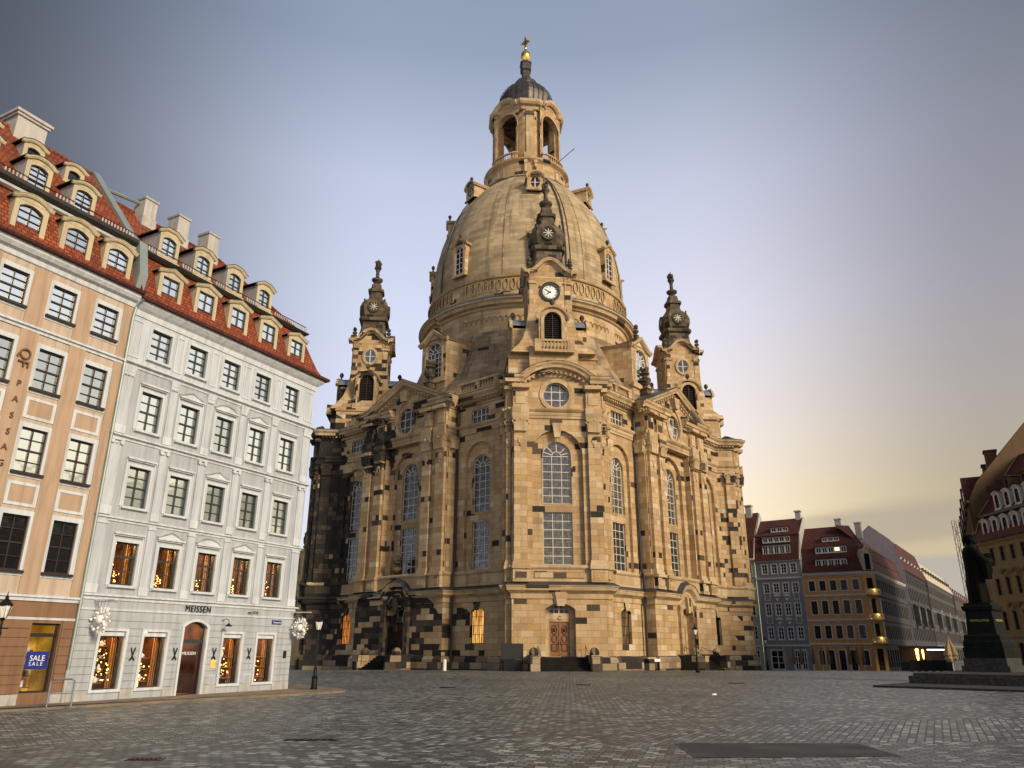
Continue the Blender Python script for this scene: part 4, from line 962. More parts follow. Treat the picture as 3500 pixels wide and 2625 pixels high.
# ------------------------------------------------------------------ lantern
L = MB()
L.lathe([(6.45, 67.4), (6.5, 67.9), (6.2, 68.1), (6.05, 68.2), (6.05, 70.2), (6.3, 70.4), (6.6, 70.6), (6.65, 70.85), (5.6, 71.0), (5.6, 71.3), (5.3, 71.35)], 0, 0, 'stone', 64, cap=True)
L.lathe([(6.5, 67.3), (6.75, 67.35), (6.75, 67.6), (6.4, 67.75)], 0, 0, 'lead_dark', 64)
lan = L.build('lantern', church)
for k in range(8):
    a = 45 * k; b_ = MB()
    for x in (-.75, .75) if k % 2 == 0 else (): b_.box(x - .18, x + .18, -6.5, -6.0, 68.3, 70.3, 'stone_plain'); b_.box(x - .25, x + .25, -6.6, -6.0, 69.9, 70.4, 'stone_plain'); b_.build('console', lan, RZ(a)); b_ = MB()
    if k % 2: window(lan, RZ(a), 'seg', 0, 68.5, 69.9, .5, -6.06, 'frame_stone', 'glass_church', 2, 3, .05, .06, ('stone_plain', .15, .12), 'lantern_window', rec=.0)
# eight-sided open body: four piers and four wide arches with rounded balconies
A2 = 4.95
for k in range(4):
    a = 90 * k; p_ = MB()
    p_.prism_z([rot(a, q) for q in ((-.85, -A2), (.85, -A2), (1.75, -4.3), (.95, -3.6), (-.95, -3.6), (-1.75, -4.3))], 71.3, 81.6, 'stone')
    p_.prism_z([rot(a, q) for q in ((-.55, -A2 - .25), (.55, -A2 - .25), (.55, -A2 + .1), (-.55, -A2 + .1))], 71.3, 80.6, 'stone_plain')
    p_.prism_z([rot(a, q) for q in ((-.7, -A2 - .4), (.7, -A2 - .4), (.7, -A2 + .1), (-.7, -A2 + .1))], 79.6, 80.2, 'stone_old')
    p_.prism_z([rot(a, q) for q in ((-.85, -A2 - .45), (.85, -A2 - .45), (.85, -A2 + .1), (-.85, -A2 + .1))], 71.3, 72.5, 'stone_plain')
    p_.build('lantern_pier', lan)
    B = RZ(a + 45); q = MB(); y = -4.85
    panel(q, -2.55, 2.55, 71.3, 82.2, y, [('arch', 0, 71.3, 80.5, 2.05, .8)], 'stone'); panel(q, -2.4, 2.4, 71.3, 82.2, y + .8, [('arch', 0, 71.3, 80.5, 2.05, .02)], 'stone')
    q.ring(outline('arch', 0, 71.3, 80.75, 2.3), outline('arch', 0, 71.3, 80.5, 2.05), y - .12, y + .1, 'stone_plain')
    q.rake([(-2.4, 81.3), (-1.9, 81.3), (-1.3, 81.9), (-.6, 82.35), (0, 82.45), (.6, 82.35), (1.3, 81.9), (1.9, 81.3), (2.4, 81.3)], [(0, -.5), (.1, -.4), (.15, -.1), (.5, 0), (.75, .3), (.8, .7), (0, .75)], y, 'stone_plain')
    q.prism([(-2.2, 81.0), (-1.9, 81.3), (-1.3, 81.9), (-.6, 82.35), (0, 82.45), (.6, 82.35), (1.3, 81.9), (1.9, 81.3), (2.2, 81.0)], y - .01, y + .4, 'stone')
    q.build('lantern_arch', lan, B)
    cn = MB(); cn.sweep([rot(a, v) for v in ((-2.3, -4.2), (-1.2, -A2 - .1), (1.2, -A2 - .1), (2.3, -4.2))], [(0, 80.6), (.12, 80.7), (.2, 81.1), (.6, 81.3), (.85, 81.6), (.9, 82.05), (-.5, 82.2)], 'stone_plain'); cn.build('lantern_cornice', lan)
    bl = MB(); n = 11
    pth = [(4.0 * math.sin(R(t)) * .62, -5.0 - .75 * math.cos(R(t * 1.0))) for t in range(-75, 76, 15)]; pth = [(-2.3, -4.9)] + pth + [(2.3, -4.9)]
    bl.sweep(pth, [(-.1, 71.1), (.18, 71.1), (.22, 71.35), (-.1, 71.4)], 'stone_plain'); bl.sweep(pth, [(-.12, 72.3), (.16, 72.3), (.16, 72.52), (-.12, 72.52)], 'stone_plain')
    for i in range(13):
        t = -75 + 150 * i / 12; bl.lathe([(.07, 71.3), (.13, 71.6), (.12, 71.8), (.06, 72.05), (.09, 72.3)], 4.0 * math.sin(R(t)) * .62, -5.0 - .75 * math.cos(R(t)), 'stone_plain', 6)
    bl.build('lantern_balustrade', lan, B)
cl = MB(); oct_ = [rot(45 * k, (s_, -4.3)) for k in range(8) for s_ in (-1.5, 1.5)]
cl.face([(x, y, 81.5) for x, y in oct_], 'stone_old'); cl.face([(x * 1.12, y * 1.12, 82.3) for x, y in oct_], 'lead_dark'); cl.build('lantern_ceiling', lan)
def helm(prof, name, mat, parent):
    h = MB(); rings = []
    for r_, z in prof:
        rings.append([(*rot(22.5 * k, (0, -r_ * (1.0 if k % 2 else 1.055))), z) for k in range(16)])
    h.loft(rings, mat); return h.build(name, parent)
hm = helm([(4.6, 82.25), (4.15, 82.7), (3.9, 83.4), (4.05, 84.0), (4.2, 84.8), (4.2, 85.6), (4.0, 86.4), (3.6, 87.1), (3.0, 87.8), (2.3, 88.35), (2.1, 88.5), (2.15, 88.7), (2.0, 89.3), (1.6, 89.9), (1.05, 90.3), (.75, 90.7)], 'helmet_roof', 'copper', lan)
sm = MB()
for k in range(32):
    pts = [(*rot(11.25 * k, (0, -r_ * 1.045)), z) for r_, z in [(3.9, 83.4), (4.05, 84.0), (4.2, 84.8), (4.2, 85.6), (4.0, 86.4), (3.6, 87.1), (3.0, 87.8), (2.3, 88.35)]]; sm.tube(pts, .05, 'copper', 4)
sm.build('standing_seam', hm)
n_ = MB(); n_.sqloft([(.85, 90.5), (.7, 90.9), (.62, 91.5), (.62, 92.2), (.85, 92.4), (.85, 93.6), (.95, 93.7), (.9, 93.9), (.4, 94.0), (.3, 94.3), (.42, 94.5)], 0, 0, 'copper', ch=.3); n_.build('finial_base', lan)
g_ = MB(); g_.lathe([(.28, 94.4), (.45, 94.6), (.72, 95.1), (.8, 95.6), (.72, 96.1), (.45, 96.5), (.22, 96.75), (.14, 97.2), (.22, 97.35), (.1, 97.5)], 0, 0, 'gold', 16); g_.build('golden_orb', lan, smooth=True)
x_ = MB(); x_.box(-.13, .13, -.1, .1, 97.4, 99.6, 'gold'); x_.box(-.75, .75, -.1, .1, 98.35, 98.62, 'gold')
x_.ring(outline('oval', 0, 97.95, 99.0, .52), outline('oval', 0, 98.12, 98.83, .35), -.07, .07, 'gold')
for s_ in (-1, 1): x_.sphere((s_ * .78, 0, 98.48), .18, 'gold', 8)
x_.sphere((0, 0, 99.6), .18, 'gold', 8); x_.build('golden_cross', lan, T(0, 0, 0) @ RZ(-35))
fp = MB(); fp.tube([(4.6, -3.6, 72.3), (7.0, -4.4, 74.4)], .06, 'lead_dark', 5); fp.build('flag_pole', lan)
# ================================================================== LEFT HOUSES
HA = (-15.3706, 27.8944, 0); HR = math.atan2(.89055, .45489)
def dorm(parent, mtx, cx, y, z0, z1, hw, depth, wall, trim, top, fm, gm, wnx=2, wnz=2, sidem=None, roofm='lead_dark', ww=.70, dz=(.15, .10), kind='rect', lean=0):
    """dormer house with a front, cheeks, a roof, a gable and a window of its own"""
    d = MB(); y2 = y + depth; sidem = sidem or trim
    panel(d, cx - hw, cx + hw, z0, z1, y, [(kind, cx, z0 + dz[0], z1 - dz[1], hw * ww, .1)], trim)
    for s in (-1, 1): d.face([(cx + s * hw, y, z0), (cx + s * hw, y2, z0 + 0), (cx + s * hw, y2, z1), (cx + s * hw, y, z1)], sidem)
    if top == 'tri': pts = [(cx - hw - .12, z1), (cx, z1 + hw * .42), (cx + hw + .12, z1)]
    elif top == 'flat': pts = [(cx - hw - .1, z1), (cx + hw + .1, z1)]
    elif top == 'hip': pts = [(cx - hw - .12, z1 - .02), (cx - hw * .45, z1 + hw * .42), (cx + hw * .45, z1 + hw * .42), (cx + hw + .12, z1 - .02)]
    else: pts = [(cx - hw - .12, z1 - .02)] + [(cx + a, b) for a, b in arcpts(hw, hw * .36, z1, 8)] + [(cx + hw + .12, z1 - .02)]
    d.rake(pts, [(0, -.06), (.06, -.04), (.10, .02), (.11, .07), (0, .08)], y, trim)
    if len(pts) > 2: d.prism(pts, y, y + .1, trim)
    d.box(cx - hw - .06, cx + hw + .06, y - .08, y, z0 - .08, z0, trim)
    o = d.build('dormer', parent, mtx)
    r = MB(); r.rake(pts, [(.12, .075), (.13, .10), (-depth, .10), (-depth, .04)], y, roofm); r.build('dormer_roof', o)
    window(o, None, kind, cx, z0 + dz[0], z1 - dz[1], hw * ww, y, fm, gm, wnx, wnz, .04, .03, None, 'dormer_window', rec=.06)
    return o
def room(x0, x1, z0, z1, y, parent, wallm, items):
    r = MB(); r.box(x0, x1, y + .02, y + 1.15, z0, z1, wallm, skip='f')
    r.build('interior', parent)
    rr = random.Random(int(x0 * 37 + z0 * 11)); l = MB(); l.box((x0 + x1) / 2 - .12, (x0 + x1) / 2 + .12, y + .5, y + .7, z1 - .07, z1 - .03, 'warm_lamp'); l.build('ceiling_lamp', parent)
    l = MB(); cx = x0 + (x1 - x0) * (.25 + .5 * rr.random()); l.lathe([(.03, z0 + .05), (.02, z0 + .35), (.10, z0 + .36), (.06, z0 + .5), (.001, z0 + .5)], cx, y + .75, 'fairy', 8); l.build('table_lamp', parent)
    g = MB(); n = 22
    for i in range(n):
        t = i / (n - 1); g.sphere((x0 + .15 + (x1 - x0 - .3) * t, y + .45 + .25 * rr.random(), z0 + .15 + (z1 - z0) * (.10 + .28 * rr.random() ** 2 + .25 * abs(math.sin(9 * t + x0)) * (t < .6))), .014 + .02 * rr.random(), 'glow_gold', 5)
    g.build('fairy_light_string', parent)
    c = MB()
    for i in range(4): c.box(x1 - .06 - i * .05, x1 - .03 - i * .05, y + .3 + .05 * (i % 2), y + .34 + .05 * (i % 2), z0, z1, 'curtain')
    c.build('curtain', parent)
RM = Matrix.Translation(HA) @ Matrix.Rotation(HR, 4, 'Z')
def wpt(x, y, z): return tuple(RM @ Vector((x, y, z)))
def hood(mb, cx, z, hw, kind, mat='white_trim'):
    mb.box(cx - hw, cx + hw, -.14, 0, z, z + .07, mat); mb.box(cx - hw + .04, cx + hw - .04, -.08, 0, z - .05, z, mat)
    if kind == 'tri': mb.rake([(cx - hw, z + .07), (cx, z + .32), (cx + hw, z + .07)], [(0, -.02), (.1, .0), (.14, .05), (0, .06)], 0, mat); mb.prism([(cx - hw, z + .07), (cx, z + .32), (cx + hw, z + .07)], -.04, 0, mat)
    if kind == 'seg': mb.rake([(cx + a, b) for a, b in arcpts(hw, .24, z + .07, 8)], [(0, -.02), (.1, .0), (.14, .05), (0, .06)], 0, mat); mb.prism([(cx + a, b) for a, b in arcpts(hw, .24, z + .07, 8)], -.04, 0, mat)
def white_house():
    h = root('corner_house', HA, HR, 'white and pale grey shop house with pilasters, black shop name and orange tiled mansard roof', 'house')
    cols = [1.5, 3.4, 5.33, 7.3, 9.3]; W_ = 10.93; fl = [(4.05, 5.63), (6.97, 8.53), (10.02, 11.6), (13.02, 14.32)]
    gf = [('rect', 1.52, .42, 2.42, .52), ('rect', 3.36, .42, 2.42, .52), ('seg', 5.25, .05, 2.86, .58), ('rect', 7.27, .42, 2.42, .52), ('rect', 9.24, .42, 2.42, .52)]
    w = MB(); ops = list(gf)
    for a, b in fl: ops += [('rect', c, a, b, .49) for c in cols]
    panel(w, 0, W_, 0, 3.66, 0, ops[:5], 'blue_wall', .16); panel(w, 0, W_, 3.66, 12.6, 0, ops[5:20], 'blue_wall', .14); panel(w, 0, W_, 12.6, 15.1, 0, ops[20:], 'white_wall', .14)
    w.box(W_ - .01, W_, 0, 9, 0, 15.1, 'blue_wall', skip='l'); w.box(0, W_, 8.9, 9, 0, 15.1, 'blue_wall', skip='f'); w.build('wall', h)
    P2 = [(0, 0), (W_, 0), (W_, 9)]
    for z, hh, o_ in ((3.66, .16, .14), (6.48, .13, .12), (9.62, .15, .16), (12.6, .17, .18)):
        b = MB(); b.sweep(P2, [(0, z - hh), (.04, z - hh), (.05, z - .06), (o_, z - .03), (o_, z + .03), (0, z + .06)], 'white_trim'); b.build('string_course', h)
    b = MB(); b.sweep(P2, [(0, 3.13), (.04, 3.13), (.05, 3.19), (0, 3.21)], 'white_trim'); b.build('string_course', h)
    b = MB(); b.sweep(P2, [(0, 14.6), (.05, 14.62), (.08, 14.85), (.2, 14.95), (.34, 15.1), (.36, 15.22), (0, 15.3)], 'white_trim'); b.build('eaves_cornice', h)
    g = MB(); g.sweep(P2, [(.36, 15.2), (.50, 15.2), (.54, 15.34), (.46, 15.36), (.42, 15.28), (.36, 15.28)], 'tiles_dark'); g.build('gutter', h)
    b = MB(); xs = [0] + [v for o in gf for v in (o[1] - o[4] - .12, o[1] + o[4] + .12)] + [W_]
    for i in range(0, len(xs), 2): b = MB(); b.box(xs[i], xs[i + 1], -.05, .02, 0, .41, 'base_stone'); b.build('base_course', h)
    # rusticated courses between the openings
    c = MB(); z = .43
    while z < 3.05:
        z1 = min(z + .262, 3.12); t = [0] + [v for o in gf for v in (o[1] - o[4] - .12, o[1] + o[4] + .12) if z < 2.5 or (o[0] == 'seg')] + [W_]
        if 2.5 < z: t = [0, 5.25 - max(.2, .7 - (z - 2.5) * .0), 5.25 + .7, W_] if z < 2.95 else [0, W_]
        for i in range(0, len(t), 2):
            if t[i + 1] - t[i] > .05: c.box(t[i], t[i + 1], -.03, .01, z, z1 - .022, 'blue_wall')
        z = z1
    c.build('rusticated_course', h)
    for o in gf:
        s = MB(); s.ring(outline(o[0], o[1], o[2] - .1, o[3] + .1, o[4] + .11), outline(o[0], o[1], o[2], o[3], o[4]), -.06, .0, 'white_trim')
        if o[0] == 'rect': s.box(o[1] - .5, o[1] + .5, .02, .1, 2.25, 2.4, 'white_trim')
        s.build('shop_surround', h)
    p = MB()
    def pil(cx, w_, z0, z1, cap):
        q = MB(); q.box(cx - w_ / 2 - .03, cx + w_ / 2 + .03, -.08, 0, z0, z0 + .32, 'white_trim'); q.box(cx - w_ / 2, cx + w_ / 2, -.055, 0, z0 + .32, z1, 'white_wall')
        o = q.build('pilaster', h); k = MB()
        if cap == 0: k.box(cx - w_ / 2 - .03, cx + w_ / 2 + .03, -.09, 0, z1 - .14, z1 - .06, 'white_trim')
        if cap == 1:
            k.box(cx - w_ / 2 - .06, cx + w_ / 2 + .06, -.13, 0, z1 - .07, z1, 'white_trim')
            for s in (-1, 1): k.prism([(cx + s * w_ * .42 + .085 * math.cos(t * .8), z1 - .14 + .085 * math.sin(t * .8)) for t in range(8)], -.13, -.04, 'white_trim')
            k.sphere((cx, -.07, z1 - .17), .06, 'white_trim', 6)
        if cap == 2:
            k.sqloft([(w_ / 2, z1 - .42), (w_ / 2 + .03, z1 - .2), (w_ / 2 + .07, z1 - .06), (w_ / 2 + .08, z1)], cx, w_ / 2 - .08, 'white_trim')
            for s in (-1, 0, 1):
                for zz in (z1 - .36, z1 - .2): k.sphere((cx + s * w_ * .33, -.09, zz), .055, 'white_trim', 6, 1.3)
        if k.f: k.build('capital', o)
    wid = [.46, .30, .30, .30, .30, .30]; pc = [.27, 2.45, 4.37, 6.32, 8.3, 10.6]
    for i, cx in enumerate(pc):
        ww = .46 if i in (0, 5) else .34
        pil(cx, ww, 3.72, 6.36, 0); pil(cx, ww, 6.56, 9.47, 1); pil(cx, ww, 9.7, 12.44, 2)
    for cx in pc:
        q = MB(); ww = .6 if cx in (pc[0], pc[-1]) else .42
        q.ring(outline('rect', cx, 12.85, 14.45, ww / 2), outline('rect', cx, 12.91, 14.39, ww / 2 - .06), -.03, 0, 'white_trim'); q.build('wall_panel', h)
    kinds = [['led', 'tri', 'seg', 'tri', 'led'], ['led', 'led', 'tri', 'led', 'led'], ['led', 'tri', 'seg', 'tri', 'led'], [None] * 5]
    for fi, (a, b) in enumerate(fl):
        for ci, c_ in enumerate(cols):
            gm = 'glass_shop' if fi == 0 else 'glass_sky'
            o = window(h, None, 'rect', c_, a, b, .49, 0, 'frame_green', gm, 2, 4 if fi else 3, .05, .03, ('white_trim', .12, .045), 'window', 'white_trim', (2,) if fi else (2,), rec=.1)
            if kinds[fi][ci]:
                q = MB(); hood(q, c_, b + .27, .66, kinds[fi][ci]); q.box(c_ - .66, c_ - .61, -.05, 0, a - .02, b + .27, 'white_trim'); q.box(c_ + .61, c_ + .66, -.05, 0, a - .02, b + .27, 'white_trim'); q.build('window_hood', o, Matrix.Translation((-c_, 0, -a)))
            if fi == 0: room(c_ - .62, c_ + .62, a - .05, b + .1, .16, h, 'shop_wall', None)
    # shop fronts
    for i, o in enumerate(gf):
        if o[0] == 'rect':
            f = MB(); f.ring(outline('rect', o[1], .42, 2.25, .52), outline('rect', o[1], .46, 2.21, .48), .1, .15, 'frame_green'); k = f.build('shop_window', h)
            g = MB(); g.face([(x, .13, z) for x, z in outline('rect', o[1], .42, 2.25, .52)], 'glass_shop'); g.build('pane', k)
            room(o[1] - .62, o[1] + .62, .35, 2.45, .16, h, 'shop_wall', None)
            s = MB(); n = 4 if i == 0 else 3
            for q in range(n): s.box(o[1] - .55, o[1] + (.1 if i == 0 else .15 if i == 1 else .5), .35, .8, .62 + q * .42, .65 + q * .42, 'shop_shelf')
            s.build('display_shelf', h)
    f = MB(); f.ring(outline('seg', 5.25, .05, 2.86, .58), outline('seg', 5.25, .1, 2.8, .52), .12, .2, 'frame_dark'); f.box(4.7, 5.8, .12, .18, 2.02, 2.16, 'frame_green'); dd = f.build('shop_door', h)
    g = MB(); g.face([(x, .17, z) for x, z in outline('seg', 5.25, .05, 2.86, .58)], 'glass_shop'); g.build('pane', dd)
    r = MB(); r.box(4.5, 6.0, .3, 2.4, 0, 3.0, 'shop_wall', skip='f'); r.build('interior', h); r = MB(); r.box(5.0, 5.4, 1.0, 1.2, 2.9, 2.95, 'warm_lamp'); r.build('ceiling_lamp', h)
    text('MEISSEN', .17, 'sign_white', dd, T(4.83, .1, 1.58), .004, 'door_lettering', 1.1)
    text('MEISSEN', .36, 'black', h, T(4.56, -.06, 3.24), .012, 'shop_name', 1.18, sx=.86)
    text('est.1710', .19, 'black', h, T(7.97, -.06, 3.28), .008, 'shop_date', 1.1, sx=.85)
    q = MB(); q.box(9.5, 10.1, -.06, -.03, 2.88, 3.06, 'blue_sign'); k = q.build('street_name_plate', h); text('Neumarkt', .12, 'sign_white', k, T(9.56, -.066, 2.925), .003, 'plate_lettering')
    for x in (2.44, 4.35, 6.32, 8.28):
        q = MB()
        for s in (-1, 1):
            q.prism([(x + s * .09 - .02, 1.85), (x + s * .09 + .02, 1.85), (x - s * .05 + .02, 1.42), (x - s * .05 - .02, 1.42)], -.07 - .01 * (s > 0), -.05, 'black'); q.prism([(x - s * .03, 1.53), (x - s * .12, 1.40), (x - s * .08, 1.38), (x, 1.49)], -.075, -.05, 'black')
        q.build('crossed_swords_emblem', h)
    q = MB(); q.box(6.22, 6.48, -.05, -.03, 1.05, 1.38, 'yellow_interior'); q.build('notice', h)
    q = MB(); q.box(10.42, 10.6, -.07, -.03, 1.42, 1.72, 'black'); q.build('notice_box', h)
    for x in (6.37, 8.3):
        q = MB(); w_ = .14 if x < 7 else .22; q.box(x - w_, x + w_, -.06, -.02, .42, .78, 'white_trim'); q.box(x - w_ + .03, x + w_ - .03, -.07, -.05, .45, .75, 'blue_wall'); q.build('meter_flap', h)
    q = MB(); q.tube([(6.55, -.03, 2.95), (6.6, -.25, 3.02), (6.6, -.4, 2.95), (6.6, -.42, 2.84)], .015, 'iron'); q.lathe([(.03, 2.84), (.05, 2.8), (.16, 2.72), (.15, 2.71)], 6.6, -.42, 'iron', 12); q.build('wall_lamp', h)
    # roof
    r = MB(); PR = [(.44, 15.3), (.2, 15.5), (.02, 15.8), (-.25, 16.5), (-.5, 17.2), (-.68, 17.75)]
    r.sweep(P2, PR, 'tiles_red'); ro = r.build('mansard_roof', h)
    r = MB(); r.sweep(P2, [(-.7, 17.62), (-.52, 17.66), (-.42, 17.75), (-.38, 17.82), (-.9, 17.84)], 'pipe_dark'); r.build('roof_break', h)
    r = MB(); y0 = .8; rz = 21.7
    r.face([(0, y0, 17.86), (W_ - .8, y0, 17.86), (W_ - 3.6, 4.4, rz), (0, 4.4, rz)], 'tiles_red'); r.face([(W_ - .8, y0, 17.86), (W_ - .8, 8.2, 17.86), (W_ - 3.6, 4.4, rz)], 'tiles_red'); r.face([(W_ - .8, 8.2, 17.86), (0, 8.2, 17.86), (0, 4.4, rz), (W_ - 3.6, 4.4, rz)], 'tiles_red')
    r.tube([(0, 4.4, rz + .04), (W_ - 3.6, 4.4, rz + .04), (W_ - .8, y0, 17.9)], .09, 'tiles_red', 6); r.build('upper_roof', h)
    for i, c_ in enumerate(cols): dorm(h, None, c_ + .03, .02, 15.62, 16.98 if i not in (1, 2, 3) else 17.12, .60, .9, 'cream', 'cream', 'tri', 'frame_green', 'glass_sky', 2, 3, roofm='cream', ww=.70)
    for c_ in cols[:4]: dorm(h, None, c_ + .13, .72, 18.05, 19.22, .52, 1.6, 'cream', 'cream', 'hip', 'frame_green', 'glass_sky', 2, 3, 'dormer_side', ww=.68, kind='seg')
    g = MB()
    for i in range(75):
        x = .25 + i * .137
        if any(abs(x - c_ - .13) < .56 for c_ in cols[:4]): continue
        g.box(x - .022, x + .022, .48, .50, 17.95, 18.14, 'gutter_rail') if 0 else g.box(x - .025, x + .025, .48, .51, 17.93, 18.16, 'chimney_white')
    g.box(.2, W_ - .6, .475, .515, 18.12, 18.16, 'tiles_dark'); g.build('snow_guard', h)
    for x0, x1, z1 in ((2.05, 2.82, 22.5), (3.98, 4.75, 22.6), (5.9, 6.68, 22.6)):
        c = MB(); c.box(x0 + .05, x1 - .05, 3.7, 4.5, 20.6, z1 - .12, 'chimney_white'); c.box(x0, x1, 3.65, 4.55, z1 - .12, z1, 'dormer_side'); c.box(x0 - .0, x1, 3.64, 4.56, 20.9, 21.45, 'base_stone'); c.build('chimney', h)
    # shop display
    rr = random.Random(11)
    return h
wh = white_house()
def vase(kind):
    m = MB()
    if kind == 0: m.lathe([(.001, 0), (.035, 0), (.05, .05), (.06, .1), (.03, .16), (.035, .2), (.02, .21)], 0, 0, 'porcelain', 10)
    elif kind == 1: m.lathe([(.001, 0), (.04, 0), (.02, .02), (.09, .06), (.11, .09), (.10, .09)], 0, 0, 'porcelain', 12)
    else: m.lathe([(.001, 0), (.05, 0), (.07, .06), (.05, .12), (.02, .14), (.02, .16), (.001, .17)], 0, 0, 'porcelain', 10); m.tube([(.05, 0, .1), (.1, 0, .1), (.1, 0, .04), (.06, 0, .04)], .01, 'porcelain', 5)
    return m
VM = [vase(k).mesh(n) for k, n in enumerate(('vase', 'bowl', 'jug'))]; VN = ['porcelain_vase', 'porcelain_bowl', 'porcelain_jug']
where = ['in the shop window nearest the downpipe', 'in the second shop window from the downpipe', 'in the shop window right of the arched door', 'in the shop window nearest the house corner']
rr = random.Random(5)
for wi, (cx, x1) in enumerate(((1.52, .1), (3.36, .15), (7.27, .45), (9.24, .45))):
    for q in range(3 if wi else 4):
        for i in range(3 if wi != 3 else 1):
            k = (wi + q + i) % 3; x = cx - .42 + i * .2 + rr.random() * .05
            o = link(VN[k], VM[k]); o.location = wpt(x, .5 + rr.random() * .1, .65 + q * .42); s = .9 + rr.random() * .4; o.scale = (s, s, s)
            tagm(o, ('white %s, %s on the %s shelf, ' % (('vase', 'bowl', 'jug')[k], ('left', 'middle', 'right')[i], ('lowest', 'second', 'third', 'top')[q])) + where[wi][3:], ('vase', 'bowl', 'jug')[k], 'white porcelain %s' % where[wi])
def xmas(x, y, z, h, label, rmat='fairy'):
    m = MB(); t = MB(); rr = random.Random(int(x * 10))
    for i in range(150):
        f = rr.random() ** .7; zz = h * (1 - f); rad = .26 * h * f * (.6 + .4 * rr.random()); a = rr.random() * 6.28
        px, py = rad * math.cos(a), rad * math.sin(a); s = .05 * h
        m.face([(px - s, py, zz), (px + s, py + s, zz - s), (px, py - s, zz + s * .8)], 'tree_green')
    r = root('christmas_tree', wpt(x, y, z), HR, label, 'christmas tree'); m.build('branches', r)
    l = MB()
    for i in range(60):
        f = rr.random() ** .6; zz = h * (1 - f); a = rr.random() * 6.28; rad = .27 * h * f; l.sphere((rad * math.cos(a), rad * math.sin(a), zz), .022, rmat if i % 3 else 'red_glow', 5)
    l.build('fairy_lights', r); t.tube([(0, 0, 0), (0, 0, h * .9)], .015, 'wood_dark'); t.build('trunk', r)
xmas(1.78, .75, .7, 1.45, 'tall lit christmas tree in the shop window by the downpipe')
xmas(7.45, .7, .7, 1.35, 'lit christmas tree in the shop window right of the arched door')
xmas(9.05, .6, .42, 1.25, 'low lit christmas tree in the shop window nearest the house corner')
for x, lb in ((1.35, 'above the first shop window'), (3.3, 'above the second shop window'), (5.2, 'above the arched shop door'), (7.15, 'above the lettered shop date'), (9.15, 'window nearest the corner')):
    xmas(x, .6, 4.0, 1.2 + .1 * (x > 5), 'small lit christmas tree on the first floor ' + lb)
